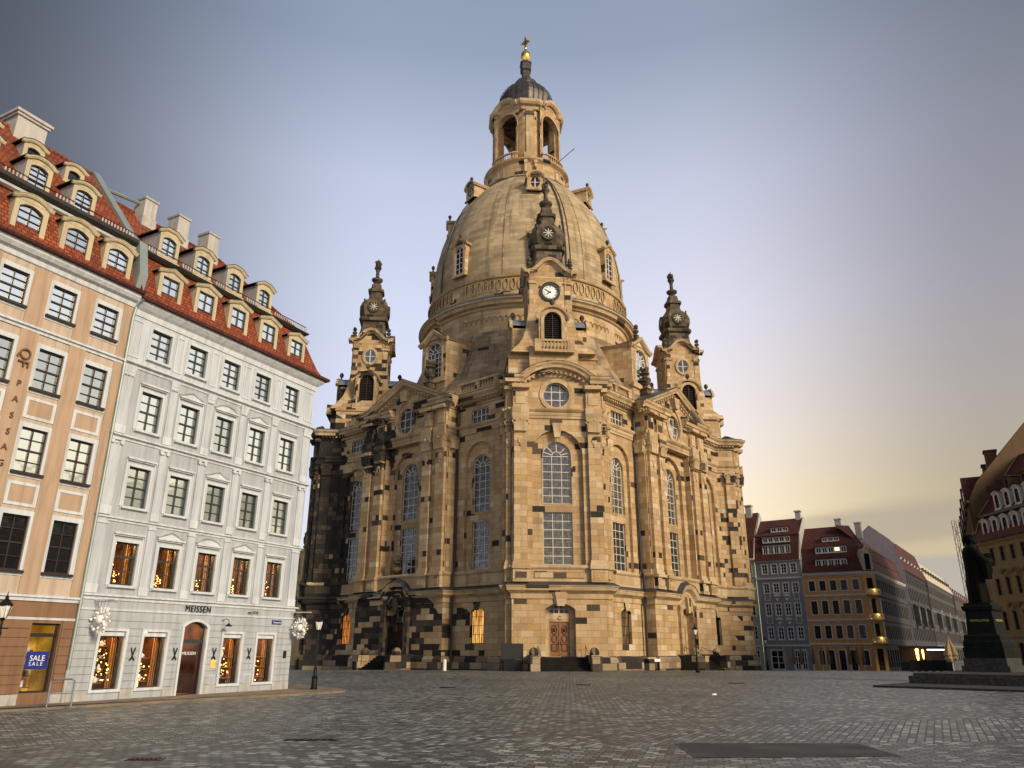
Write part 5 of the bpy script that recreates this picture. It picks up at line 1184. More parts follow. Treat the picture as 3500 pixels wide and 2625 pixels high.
# downpipe between the two houses
dp = MB(); dp.tube([(.05, -.45, 15.2), (.02, -.12, 14.9), (-.03, -.1, 14.4), (-.03, -.1, .1)], .055, 'zinc', 8)
for z in (3.3, 6.5, 9.6, 12.5): dp.tube([(-.03, -.1, z), (-.03, -.1, z + .08)], .075, 'zinc', 8)
dp.tube([(-.03, -.1, .05), (-.03, -.1, 1.1)], .07, 'base_stone', 8); dp.build('downpipe', wh)
def peach_house():
    h = root('peach_house', HA, HR, 'peach coloured house with white window frames, steep orange roof and vertical passage lettering', 'house')
    cols = [-7.0, -4.63, -2.81, -1.06]; X0 = -9.0; fl = [(4.27, 6.06), (7.49, 9.03), (10.43, 11.92), (13.22, 14.44)]
    w = MB(); gf = [('rect', -1.03, .42, 2.62, .5), ('rect', -3.25, .42, 2.62, .55), ('rect', -5.3, .42, 2.62, .55)]
    panel(w, X0, 0, 0, 3.46, 0, gf, 'peach_deep', .2); panel(w, X0, 0, 3.46, 15.2, 0, [('rect', c, a, b, .46) for a, b in fl for c in cols], 'peach_light', .14); w.box(X0, X0 + .01, 0, 9, 0, 15.2, 'peach_light', skip='r')
    w.box(-.01, 0, 0, 9, 0, 22.3, 'peach_light') if 0 else None; w.build('wall', h)
    for z, o_ in ((3.46, .12), (12.55, .14)):
        b = MB(); b.sweep([(X0, 0), (0, 0)], [(0, z - .14), (.05, z - .14), (.06, z - .05), (o_, z - .02), (o_, z + .05), (0, z + .07)], 'white_trim'); b.build('string_course', h)
    b = MB(); b.sweep([(X0, 0), (0, 0)], [(0, 2.72), (.03, 2.72), (.04, 2.78), (0, 2.8)], 'white_trim'); b.build('string_course', h)
    b = MB(); b.sweep([(X0, 0), (.02, 0)], [(0, 14.85), (.06, 14.88), (.1, 15.05), (.24, 15.12), (.34, 15.25), (.36, 15.4), (0, 15.45)], 'white_trim'); b.build('eaves_cornice', h)
    g = MB(); g.sweep([(X0, 0), (.05, 0)], [(.36, 15.38), (.5, 15.38), (.54, 15.5), (.46, 15.52), (.36, 15.46)], 'tiles_dark'); g.build('gutter', h)
    for a_, b_ in ((X0, -5.9), (-4.7, -3.85), (-2.65, -1.58), (-.48, 0)): b = MB(); b.box(a_, b_, -.05, .02, 0, .4, 'base_stone'); b.build('base_course', h)
    for a_, b_ in ((-.48, -.02), (-2.65, -1.58), (-4.7, -3.85)):
        c = MB(); z = .42
        while z < 2.6: c.box(a_, b_, -.03, .01, z, z + .27, 'peach_deep'); z += .29
        c.build('rusticated_pier', h)
    for x0, x1 in ((-.42, 0), (-2.25, -1.62), (-4.05, -3.4), (-6.2, -5.2)):
        for a_, b_ in ((3.53, 12.42), (12.63, 14.85)): p = MB(); p.box(x0, x1, -.035, 0, a_, b_, 'peach_wall'); p.build('lesene', h)
    for fi, (a, b) in enumerate(fl):
        for ci, c_ in enumerate(cols): window(h, None, 'rect', c_, a, b, .46, 0, 'frame_dark', 'glass_sky' if fi else 'glass_dark', 2, 4, .045, .028, ('white_trim', .17, .03), 'window', 'frame_dark', (2,), rec=.08)
    for c_ in cols:
        for z0, z1 in ((6.46, 7.05), (9.45, 10.0)):
            p = MB(); p.ring(outline('rect', c_, z0 - .1, z1 + .1, .55), outline('rect', c_, z0, z1, .43), -.03, 0, 'white_trim'); p.box(c_ - .43, c_ + .43, -.012, 0, z0, z1, 'peach_wall'); p.build('wall_panel', h)
    for o in gf:
        f = MB(); f.ring(outline('rect', o[1], .42, 2.62, o[4]), outline('rect', o[1], .48, 2.56, o[4] - .06), .12, .2, 'frame_dark'); f.box(o[1] - o[4], o[1] + o[4], .12, .18, 2.18, 2.3, 'frame_dark'); k = f.build('shop_window', h)
        g = MB(); g.face([(x, .17, z) for x, z in outline('rect', o[1], .42, 2.62, o[4])], 'glass_shop'); g.build('pane', k)
        r = MB(); r.box(o[1] - .7, o[1] + .7, .22, 1.5, .3, 2.7, 'yellow_interior', skip='f'); r.build('interior', h); r = MB(); r.box(o[1] - .3, o[1] + .3, .5, .9, 2.6, 2.65, 'warm_soft'); r.build('ceiling_lamp', h)
        s = MB()
        for q in range(4):
            s.box(o[1] - .5, o[1] + .4, .9, 1.3, .55 + q * .36, .57 + q * .36, 'frame_dark')
            for i in range(7): s.box(o[1] - .48 + i * .12, o[1] - .39 + i * .12, 1.0, 1.2, .57 + q * .36, .57 + q * .36 + .12 + .1 * ((i * 7 + q) % 3) / 2, 'sign_white' if (i + q) % 3 else 'wood_door')
        s.build('display_shelf', h)
    q = MB(); q.box(-1.45, -.68, .205, .215, 1.15, 1.72, 'blue_sign'); k = q.build('sale_sign', h); k.location = (0, -.1, 0)
    text('SALE', .25, 'sign_white', k, T(-1.33, .195, 1.42), .004, 'sign_lettering', 1.0); text('SALE', .17, 'sign_white', k, T(-1.33, .195, 1.27), .004, 'sign_lettering', 1.45)
    for i, (ch, z) in enumerate(zip('PASSAGE', (10.35, 9.78, 9.2, 8.63, 8.1, 7.55, 7.0))): text(ch, .30, 'sign_bronze', h, T(-3.73, -.07, z), .02, 'letter', 1, 'CENTER')
    text('QF', .55, 'sign_bronze', h, T(-3.93, -.08, 11.75) @ Matrix.Rotation(R(90), 4, 'Y'), .03, 'shop_logo')
    r = MB(); PR = [(.44, 15.45), (.2, 15.62), (.02, 15.9), (-.2, 16.5), (-.42, 17.15), (-.55, 17.55)]
    r.sweep([(X0, 0), (0, 0)], PR, 'tiles_red'); r.build('mansard_roof', h)
    r = MB(); r.sweep([(X0, 0), (0, 0)], [(-.5, 17.5), (-.3, 17.52), (-.26, 17.6), (-.5, 17.6)], 'white_trim'); r.sweep([(X0, 0), (0, 0)], [(-.5, 17.6), (-.22, 17.66), (-.12, 17.76), (-.1, 17.9), (-.7, 17.95)], 'pipe_dark'); r.build('roof_break', h)
    r = MB(); r.face([(X0, .6, 17.95), (0, .6, 17.95), (0, 4.5, 22.5), (X0, 4.5, 22.5)], 'tiles_red'); r.face([(X0, 8.5, 17.95), (0, 8.5, 17.95), (0, 4.5, 22.5), (X0, 4.5, 22.5)], 'tiles_red'); r.tube([(X0, 4.5, 22.53), (0, 4.5, 22.53)], .09, 'tiles_red', 6); r.build('upper_roof', h)
    for c_ in cols: dorm(h, None, c_ + .02, .0, 15.72, 17.1, .62, .9, 'cream', 'cream', 'arc', 'frame_dark', 'glass_sky', 2, 4, roofm='cream', ww=.70, kind='seg')
    for c_ in (-6.3, -4.3, -2.45): dorm(h, None, c_, .75, 18.1, 19.25, .5, 1.6, 'cream', 'cream', 'arc', 'frame_dark', 'glass_sky', 2, 4, 'dormer_side', ww=.68, kind='seg')
    for c_ in (-5.6, -3.75, -2.0): dorm(h, None, c_, 2.6, 20.3, 21.05, .42, 1.6, 'cream', 'cream', 'arc', 'frame_dark', 'glass_dark', 1, 1, 'dormer_side', ww=.6, kind='seg')
    g = MB()
    for i in range(62):
        x = X0 + .2 + i * .137
        if any(abs(x - c_) < .55 for c_ in (-6.3, -4.3, -2.45)): continue
        g.box(x - .025, x + .025, .3, .33, 18.0, 18.22, 'chimney_white')
    g.box(X0, -.2, .295, .335, 18.18, 18.22, 'tiles_dark'); g.build('snow_guard', h)
    c = MB(); c.box(-4.0, -2.75, 4.0, 5.2, 21.5, 23.0, 'chimney_white'); c.box(-4.08, -2.67, 3.92, 5.28, 23.0, 23.12, 'base_stone'); c.box(-4.15, -2.6, 3.85, 5.35, 23.12, 23.25, 'chimney_white'); c.build('chimney', h)
    # metal-clad party wall parapet
    f = MB(); prof = [(-.15, 15.5), (-.3, 16.3), (.1, 17.9), (.55, 18.05), (4.5, 22.75), (8.6, 18.0), (8.6, 15.5)]
    rings = [[(x, y, z) for y, z in prof] for x in (-.22, .16)]
    f.loft(rings, 'zinc'); f.build('party_wall_cladding', h)
    f = MB(); f.tube([(.1, 4.1, 21.9), (2.1, 4.1, 22.2)], .09, 'zinc', 6); f.build('vent_pipe', h)
peach_house()
# ------------------------------------------------------------------ hanging starburst ornaments
def starburst(x, y, z, ang, label):
    p = wpt(x, 0, z + .72); r = root('starburst_ornament', wpt(x, y, z), HR, label, 'ornament', 'white starburst ornaments on the corner house')
    b = MB(); b.tube([(0, -y, .72), (0, -.6, .70)], .022, 'pole_white'); b.tube([(.12, -y, .66), (.12, -.55, .62)], .012, 'iron'); b.build('bracket', r)
    w = MB()
    for s in (-.35, -.1, .15, .38): w.tube([(0, s * .8, .70), (0, s * .6, .38)], .006, 'iron', 4)
    w.build('hanging_wire', r)
    m = MB(); rr = random.Random(4); ca, sa = math.cos(R(ang)), math.sin(R(ang))
    m.sphere((-.04, -.05, .02), .17, 'porcelain', 12); m.sphere((.03, .14, .0), .12, 'porcelain', 10)
    for ring_, n, sc in ((.27, 14, .055), (.40, 20, .06)):
        for i in range(n):
            a = 2 * math.pi * i / n + ring_; yy, zz = ring_ * math.cos(a), ring_ * math.sin(a); xx = (rr.random() - .5) * .22
            m.sphere((xx, yy, zz), sc * (.7 + .6 * rr.random()), 'porcelain', 6)
    for i in range(26):
        a = 2 * math.pi * i / 26; l = .5 + .05 * rr.random(); xx = (rr.random() - .5) * .1
        c_, s_ = math.cos(a), math.sin(a); w_ = .035
        m.loft([[(xx - .02, .25 * c_ - s_ * w_, .25 * s_ + c_ * w_), (xx + .02, .25 * c_ - s_ * w_, .25 * s_ + c_ * w_), (xx + .02, .25 * c_ + s_ * w_, .25 * s_ - c_ * w_), (xx - .02, .25 * c_ + s_ * w_, .25 * s_ - c_ * w_)],
                [(xx, l * c_ - s_ * .004, l * s_), (xx + .003, l * c_, l * s_), (xx, l * c_ + s_ * .004, l * s_ + .001), (xx - .003, l * c_, l * s_)]], 'porcelain')
    m.build('starburst', r)
starburst(.55, -.55, 2.76, 0, 'white starburst ornament hanging near the downpipe of the white house')
starburst(10.75, -.62, 2.73, 0, 'white starburst ornament hanging at the right corner of the white house')
# ------------------------------------------------------------------ street lamps
LP = []
def lamp_meshes():
    p = MB(); p.lathe([(.16, 0), (.17, .12), (.14, .16), (.13, .55), (.15, .6), (.09, .68), (.075, .95), (.09, 1.0), (.05, 1.08), (.042, 2.2), (.06, 2.26), (.035, 2.32), (.03, 2.62), (.08, 2.68), (.05, 2.72)], 0, 0, 'iron', 12)
    p.tube([(-.22, 0, 2.4), (.22, 0, 2.4)], .018, 'iron', 6)
    l = MB(); l.sqloft([(.09, 2.72), (.17, 3.08)], 0, 0, 'lamp_glass', ch=.3)
    for k in range(6):
        a = R(60 * k); l.tube([(.10 * math.cos(a), .10 * math.sin(a), 2.71), (.185 * math.cos(a), .185 * math.sin(a), 3.09)], .012, 'iron', 4)
    h = MB(); h.lathe([(.21, 3.07), (.22, 3.1), (.14, 3.2), (.09, 3.26), (.05, 3.3), (.06, 3.34), (.02, 3.4), (.012, 3.5), (.001, 3.52)], 0, 0, 'iron', 8)
    for k in range(6):
        a = R(60 * k); h.sphere((.2 * math.cos(a), .2 * math.sin(a), 3.13), .022, 'iron', 5)
    return p.mesh('post'), l.mesh('lantern'), h.mesh('lamp_hood')
LM = lamp_meshes()
def lamp(x, y, s, label):
    r = root('street_lamp', (x, y, gz(y)), .2, label, 'street lamp', 'old-fashioned street lamps on the square'); r.scale = (s, s, s)
    for n_, me in zip(('post', 'lantern', 'lamp_hood'), LM): link(n_, me, r)
lamp(-9.05, 37.2, .98, 'black street lamp at the corner of the white house')
lamp(15.8, 68.4, 1.12, 'black street lamp before the right-hand portal of the church')
lamp(35.0, 110.0, 1.35, 'black street lamp between the church and the grey house')
lamp(-15.95, 24.75, 1.0, 'black street lamp in front of the peach house shop')
def rack(x, y, label):
    m = MB(); m.tube([(-.02, 0, 0), (-.02, 0, .75), (.0, .08, .82), (.0, .6, .82), (.02, .68, .75), (.02, .68, 0)], .03, 'lead', 8); m.tube([(0, .02, .4), (0, .66, .4)], .02, 'lead', 6)
    o = m.build('bicycle_stand'); o.location = (x, y, .07); o.rotation_euler = (0, 0, -1.2); tagm(o, label, 'bicycle stand')
rack(-14.55, 25.6, 'steel bicycle stand on the pavement before the peach house')
# ------------------------------------------------------------------ things at the foot of the church
def atc(u_, w_): v = Matrix.Rotation(CA, 4, 'Z') @ Vector((u_, -w_, 0)); return (CO[0] + v.x, CO[1] + v.y)
x, y = atc(-4.6, 28.9); m = MB(); m.box(-1.0, 1.0, -.12, .12, 1.0, 2.3, 'black'); m.box(-.95, -.85, -.06, .06, 0, 1.0, 'black'); m.box(.85, .95, -.06, .06, 0, 1.0, 'black'); m.box(-.8, .8, -.35, .35, 0, .9, 'iron'); o = m.build('notice_board'); o.location = (x, y, 0); o.rotation_euler = (0, 0, CA); tagm(o, 'black notice board standing at the left of the church steps', 'notice board')
x, y = atc(-10.6, 27.0); m = MB(); m.lathe([(.2, 0), (.2, .05), (.17, .08), (.17, .85), (.12, .95), (.001, .98)], 0, 0, 'pole_white', 14); o = m.build('bollard'); o.location = (x, y, gz(y)); tagm(o, 'small white bollard below the lit barred church window', 'bollard')
x, y = atc(8.6, 26.6); m = MB(); m.box(-.5, .2, -.35, .35, 0, 1.0, 'stone_plinth'); m.box(-.7, .3, -.45, .45, 1.0, 1.14, 'stone_plain'); m.box(.35, 1.1, -.2, .2, .75, 1.0, 'sign_white'); m.box(.4, .46, -.1, .1, 0, .75, 'iron'); m.box(.98, 1.04, -.1, .1, 0, .75, 'iron'); o = m.build('stone_plinth_with_sign'); o.location = (x, y, 0); o.rotation_euler = (0, 0, .6); tagm(o, 'low stone block with a small white panel by the church downpipe', 'block')
# ================================================================== FAR SIDE OF THE SQUARE
CR = R(-34); CC = (50.85, 113.385, -1.05); CM = Matrix.Translation(CC) @ Matrix.Rotation(CR, 4, 'Z')
def facade(h, mtx, x0, x1, y, levels, wall, z0=0, ztop=None, led=(), trim='grey_trim', fm='frame_white', gm='glass_dark', sur=.12, reveal=.12, name='window'):
    """wall with one window object per opening; levels = [(za,zb,[cx...],hw,kind)]"""
    w = MB(); ops = [(k, c, a, b, hw) for a, b, cs, hw, k in levels for c in cs]
    panel(w, x0, x1, z0, ztop, y, ops, wall, reveal); w.build('wall', h, mtx)
    for z in led:
        b = MB(); b.box(x0, x1, y - .18, y, z, z + .16, trim); b.box(x0, x1, y - .1, y, z - .1, z, trim); b.build('string_course', h, mtx)
    for a, b, cs, hw, k in levels:
        for c in cs: window(h, mtx, k, c, a, b, hw, y, fm, gm, 2, 3, .07, .06, (trim, sur, .05) if sur else None, name, rec=.1)
def strip_dormer(h, mtx, cx, hw, z0, z1, y, n, gm='glass_dark', lit=None, depth=2.5, trim='grey_trim'):
    d = MB(); panel(d, cx - hw, cx + hw, z0, z1, y, [('rect', cx - hw + (i + .5) * 2 * hw / n, z0 + .12, z1 - .15, hw / n - .09) for i in range(n)], trim, .1)
    for s in (-1, 1): d.face([(cx + s * hw, y, z0), (cx + s * hw, y + depth, z0), (cx + s * hw, y + depth, z1), (cx + s * hw, y, z1)], 'tiles_dark')
    o = d.build('dormer', h, mtx); r = MB(); r.box(cx - hw - .15, cx + hw + .15, y - .15, y + depth, z1, z1 + .1, 'tiles_dark'); r.build('dormer_roof', o)
    for i in range(n):
        window(o, None, 'rect', cx - hw + (i + .5) * 2 * hw / n, z0 + .12, z1 - .15, hw / n - .09, y, 'frame_white' if gm else 'frame_dark', 'warm_soft' if lit == i else gm, 2, 1, .05, .05, None, 'dormer_window', rec=.06)
Zs = 1.05
# green house
h = root('green_house', CM @ Vector((-19, 0, 0)), CR, 'narrow pale green house with a red roof, half hidden behind the church', 'house')
facade(h, None, -6, 3.95, 0, [(a + Zs, b + Zs, [-4.5, -2.6, -.8, 1.0, 2.9], .45, 'seg') for a, b in ((-.2, 1.8), (3.3, 5.3), (6.8, 8.9), (10.4, 12.4), (13.2, 14.6))], 'green_wall', 0, 16.5, (3.4, 13.7, 16.3))
r = MB(); r.face([(-6, -.2, 16.5), (3.95, -.2, 16.5), (3.95, 1.2, 20), (-6, 1.2, 20)], 'tiles_dark'); r.face([(-6, 1.2, 20), (3.95, 1.2, 20), (3.95, 5, 24.5), (-6, 5, 24.5)], 'tiles_dark'); r.build('mansard_roof', h)
r = MB(); r.prism_z([(3.95, .3), (4.15, .3), (4.15, 10), (3.95, 10)], 0, 16.5, 'grey_trim'); r.face([(3.97, .0, 16.5), (3.97, 1.2, 20), (3.97, 5, 24.6), (3.97, 10, 18), (3.97, 10, 16.5)], 'chimney_white'); r.face([(4.15, .0, 16.5), (4.15, 1.2, 20), (4.15, 5, 24.6), (4.15, 10, 18), (4.15, 10, 16.5)], 'chimney_white'); r.build('gable_wall', h)
for c_ in (-2.2, -.2, 1.8): dorm(h, None, c_, .1, 16.9, 18.6, .6, 1.2, 'grey_trim', 'grey_trim', 'arc', 'frame_white', 'glass_dark', 2, 2, kind='seg')
c = MB(); c.box(2.0, 3.0, 4.3, 5.2, 22.5, 25.6, 'chimney_white'); c.box(1.85, 3.15, 4.15, 5.35, 25.6, 25.8, 'grey_trim'); c.build('chimney', h)
# grey house
h = root('grey_house', CM @ Vector((-11.5, 0, 0)), CR, 'blue-grey five-storey house with pale window frames and a dark red roof with dormer strips', 'house')
c4 = [-2.1, -.62, .82, 2.27]
facade(h, None, -3.5, 3.4, 0, [(3.32 + Zs, 5.05 + Zs, c4, .40, 'rect'), (6.78 + Zs, 8.5 + Zs, c4, .40, 'rect'), (10.1 + Zs, 11.5 + Zs, c4, .42, 'rect'), (13.0 + Zs, 14.4 + Zs, c4, .42, 'rect'), (-.9 + Zs, 1.75 + Zs, [1.38, 2.35], .34, 'rect'), (-.9 + Zs, 1.75 + Zs, [-1.5], .95, 'rect')], 'grey_wall', 0, 16.1, (2.4 + Zs, 12.2 + Zs, 14.9 + Zs))
for z in (5.4, 8.85):
    for c_ in (-.62, .82):
        q = MB(); q.prism([(c_ - .5, z + .85 + Zs), (c_, z + 1.1 + Zs), (c_ + .5, z + .85 + Zs), (c_ + .5, z + .7 + Zs), (c_ - .5, z + .7 + Zs)], -.2, 0, 'grey_trim'); q.prism([(c_ - .35, z + .5 + Zs), (c_ + .35, z + .5 + Zs), (c_, z + Zs)], -.06, 0, 'grey_trim'); q.build('window_hood', h)
    for c_ in (-2.1, 2.27): q = MB(); q.ring(outline('rect', c_, z + .15 + Zs, z + 1.2 + Zs, .42), outline('rect', c_, z + .22 + Zs, z + 1.13 + Zs, .35), -.05, 0, 'grey_trim'); q.build('wall_panel', h)
r = MB(); r.face([(-3.5, -.25, 16.0), (3.4, -.25, 16.0), (3.4, 1.3, 20.1), (-3.5, 1.3, 20.1)], 'tiles_dark'); r.face([(-3.6, 1.1, 20.0), (3.4, 1.1, 20.0), (3.4, 5, 23.0), (-3.6, 5, 23.0)], 'tiles_dark'); r.build('mansard_roof', h)
r = MB(); r.prism_z([(3.36, 0), (3.5, 0), (3.5, 11), (3.36, 11)], 0, 16, 'chimney_white')
for x in (3.42, 3.5): r.face([(x, -.1, 15.8), (x, 1.2, 20.1), (x, 5, 23.2), (x, 9.5, 19), (x, 11, 16)], 'chimney_white')
r.build('gable_wall', h)
strip_dormer(h, None, 0, 2.15, 15.65 + Zs + .3, 17.05 + Zs + .3, .15, 5); strip_dormer(h, None, 0, 2.15, 17.45 + Zs + .3, 18.4 + Zs + .3, .6, 5, lit=None); strip_dormer(h, None, .4, 1.35, 19.1 + Zs + .4, 19.9 + Zs + .4, 1.7, 3)
c = MB(); c.box(2.4, 3.2, 4.6, 5.4, 21.5, 24.0, 'chimney_white'); c.box(2.25, 3.35, 4.45, 5.55, 24.0, 24.2, 'grey_trim'); c.build('chimney', h)
# orange corner house
h = root('orange_house', CM @ Vector((-4, 0, 0)), CR, 'orange corner house with lit corner balconies and a dark red hipped roof', 'house')
oc = [-2.8, -1.27, .23, 1.75, 3.38]
facade(h, None, -4.05, 4.55, 0, [(3.4 + Zs, 5.2 + Zs, oc, .42, 'rect'), (6.8 + Zs, 8.7 + Zs, oc, .42, 'rect'), (10.15 + Zs, 11.6 + Zs, oc, .42, 'rect'), (-.2 + Zs, 1.75 + Zs, [-2.6, 3.4], .38, 'rect'), (-.9 + Zs, 1.8 + Zs, [-1.27, .23, 1.75], .42, 'rect')], 'orange_wall', 0, 13.7, (2.6 + Zs, 5.9 + Zs, 9.4 + Zs, 12.6 + Zs), fm='frame_dark')
for z in (5.45, 8.95):
    for c_ in oc[1:4]: q = MB(); q.rake([(c_ + a, b) for a, b in arcpts(.55, .25, z + .45 + Zs, 6)], [(0, -.05), (.15, 0), (.2, .1), (0, .12)], 0, 'grey_trim'); q.prism([(c_ - .4, z + Zs + .4), (c_ + .4, z + Zs + .4), (c_ + .25, z - .02 + Zs), (c_ - .25, z - .02 + Zs)], -.05, 0, 'orange_light'); q.build('window_hood', h)
PO = [(-4.05, 0), (4.55, 0), (5.9, 1.2), (5.9, 30)]
r = MB(); r.sweep(PO, [(.3, 13.6), (.1, 13.9), (-.5, 15.3), (-1.0, 17.4)], 'tiles_dark', caps=False); r.sweep(PO, [(-1.0, 17.35), (-1.0, 17.5), (-5.0, 21.2)], 'tiles_dark', caps=False); r.build('mansard_roof', h)
c = MB(); c.sweep(PO, [(0, 13.3), (.1, 13.35), (.3, 13.6), (.32, 13.72), (0, 13.75)], 'grey_trim'); c.build('eaves_cornice', h)
for x, z in ((1.2, 22.2), (4.0, 21.4)): c = MB(); c.box(x - .45, x + .45, 4.6, 5.4, 19.0, z, 'chimney_white'); c.box(x - .55, x + .55, 4.5, 5.5, z, z + .18, 'grey_trim'); c.build('chimney', h)
strip_dormer(h, None, .3, 2.25, 13.25 + Zs + .3, 14.45 + Zs + .3, .3, 5); strip_dormer(h, None, .4, 2.25, 15.35 + Zs + .3, 16.35 + Zs + .3, .8, 5, lit=3); strip_dormer(h, None, .3, 1.25, 17.2 + Zs + .3, 17.9 + Zs + .3, 2.0, 3)
# chamfered corner with balconies
CN = T(5.22, .6, 0) @ RZ(42)
w = MB(); panel(w, -.95, .95, 0, 13.7, 0, [('rect', 0, a + Zs, b + Zs, .5) for a, b in ((-.9, 2.0), (3.2, 5.4), (6.6, 8.9), (10.1, 11.8))], 'orange_light', .2); w.build('corner_wall', h, CN)
for a, b in ((-.9, 2.0), (3.2, 5.4), (6.6, 8.9), (10.1, 11.8)): window(h, CN, 'rect', 0, a + Zs, b + Zs, .5, 0, 'frame_dark', 'glass_dark', 2, 3, .06, .05, None, 'window', rec=.15)
for z in (2.7, 5.85, 9.3):
    b_ = MB(); b_.box(-.95, .95, -.8, 0, z + Zs, z + .15 + Zs, 'orange_light'); b_.box(-.95, .95, -.8, -.7, z + .75 + Zs, z + .88 + Zs, 'cream')
    for i in range(9): b_.box(-.88 + i * .215, -.80 + i * .215, -.78, -.72, z + .15 + Zs, z + .75 + Zs, 'cream')
    b_.build('balcony', h, CN)
    if z < 9:
        for s in (-1, 1):
            k = MB(); k.lathe([(.16, z + .15 + Zs), (.12, z + .4 + Zs), (.11, z + 2.7 + Zs), (.2, z + 3.0 + Zs)], s * .78, -.62, 'cream', 8); k.build('column', h, CN)
            k = MB(); k.box(s * .78 - .07, s * .78 + .07, -.48, -.38, z + .17 + Zs, z + .25 + Zs, 'warm_soft'); k.build('uplight', h, CN)
for z in (3.0, 6.2, 9.6, -.9):
    pl = bpy.data.lights.new('uplight_lamp', 'POINT'); pl.energy = 8; pl.color = (1, .72, .22); pl.shadow_soft_size = .12
    o = bpy.data.objects.new('uplight_lamp', pl); COL.objects.link(o); o.parent = h; o.matrix_local = CN @ T(0, -.95, z + .35 + Zs)
dg = MB(); dg.prism([(-.85, 13.9), (.85, 13.9), (.8, 16.4), (.5, 17.0), (-.5, 17.0), (-.8, 16.4)], -.1, 1.2, 'cream'); dg.box(-.4, .4, -.14, -.08, 14.0, 16.3, 'glass_dark'); dg.rake([(-1.0, 16.5), (-.5, 16.6), (0, 17.3), (.5, 16.6), (1.0, 16.5)], [(0, -.1), (.2, 0), (.25, .15), (0, .2)], -.1, 'cream'); dg.build('corner_dormer', h, CN)
# side front of the orange house down the street
SD_ = T(5.9, 1.2, 0) @ RZ(90)
facade(h, SD_, 0, 29, 0, [(a + Zs, b + Zs, [1.2 + 1.75 * i for i in range(16)], .42, 'rect') for a, b in ((3.4, 5.3), (6.8, 8.8), (10.1, 11.7))] + [(-.6 + Zs, 1.9 + Zs, [1.5 + 2.1 * i for i in range(13)], .7, 'rect')], 'dark_wall', 0, 13.7, (2.6 + Zs, 5.9 + Zs, 9.3 + Zs), 'dark_wall2', 'frame_dark', sur=0)
for i, zc in enumerate((14.2, 16.1)):
    for k in range(4): strip_dormer(h, SD_, 3.8 + 7 * k, 2.6, zc + .2, zc + 1.4, .55 + .55 * i, 5, depth=2)
# houses further down the street, left side
def street(name, y0, y1, eaves, ridge, wall, roofm, trim, label, n, gable=None, dormm='grey_trim', rx=4.5):
    h = root(name, CM @ Vector((2, y0, 0)), CR + R(90), label, 'house'); L = y1 - y0; st = L / n
    facade(h, None, 0, L, 0, [(a + Zs, b + Zs, [st * (i + .5) for i in range(n)], min(.55, st * .28), 'rect') for a, b in ((3.4, 5.6), (6.9, 9.2), (10.4, 12.5))] + ([(13.2 + Zs, 14.8 + Zs, [st * (i + .5) for i in range(n)], min(.5, st * .26), 'rect')] if eaves > 15.2 else []) + [(-.7 + Zs, 2.0 + Zs, [st * 2 * (i + .5) for i in range(n // 2)], st * .6, 'rect')], wall, 0, eaves + Zs, (2.6 + Zs, 9.6 + Zs, eaves - .1 + Zs), trim, 'frame_dark', sur=0)
    r = MB(); r.face([(0, -.3, eaves + Zs), (L, -.3, eaves + Zs), (L, 1.3, (eaves + ridge) / 2 + 1.2 + Zs), (0, 1.3, (eaves + ridge) / 2 + 1.2 + Zs)], roofm); r.face([(0, 1.3, (eaves + ridge) / 2 + 1.2 + Zs), (L, 1.3, (eaves + ridge) / 2 + 1.2 + Zs), (L, rx, ridge + Zs), (0, rx, ridge + Zs)], roofm); r.build('roof', h)
    for x in (0, L):
        g = MB(); g.face([(x, 0, 0), (x, 14, 0), (x, 14, eaves + Zs), (x, rx, ridge + .15 + Zs), (x, 1.25, (eaves + ridge) / 2 + 1.3 + Zs), (x, -.3, eaves + Zs)], gable or wall); g.build('gable_wall', h)
    for i in range(n):
        if i % 2: continue
        dorm(h, None, st * (i + 1), .35, eaves + Zs + .4, eaves + Zs + 2.3, min(.8, st * .42), 1.8, dormm, dormm, 'arc', 'frame_dark', 'glass_dark', 1, 1, kind='seg')
    for k in range(3):
        ba = MB(); x = L * (k + .7) / 3.3; ba.box(x - 1.2, x + 1.2, -1.0, 0, 6.0 + Zs, 6.2 + Zs, trim); ba.box(x - 1.0, x + 1.0, -.8, 0, 6.2 + Zs, 9.4 + Zs, wall); ba.box(x - 1.2, x + 1.2, -1.0, -.9, 9.5 + Zs, 10.2 + Zs, trim)
        for u in (-.5, .5): ba.box(x + u - .3, x + u + .3, -.83, -.8, 7.0 + Zs, 8.9 + Zs, 'glass_dark')
        ba.build('oriel', h)
    return h
street('street_house', 31, 62, 15.3, 23.5, 'dark_wall', 'tiles_dark', 'dark_wall2', 'dark grey street house with a tall lavender gable wall behind the orange house', 14, 'lavender')
street('street_house', 62, 118, 15.8, 21.5, 'dark_wall2', 'pale_roof', 'grey_wall', 'long street house with a pale mansard roof and dark dormers', 24, None, 'lead_dark')
street('street_house', 118, 185, 15.0, 20.0, 'dark_wall2', 'tiles_dark', 'grey_wall', 'farthest street house with reddish roofs at the end of the street', 22, 'yellow_wall')
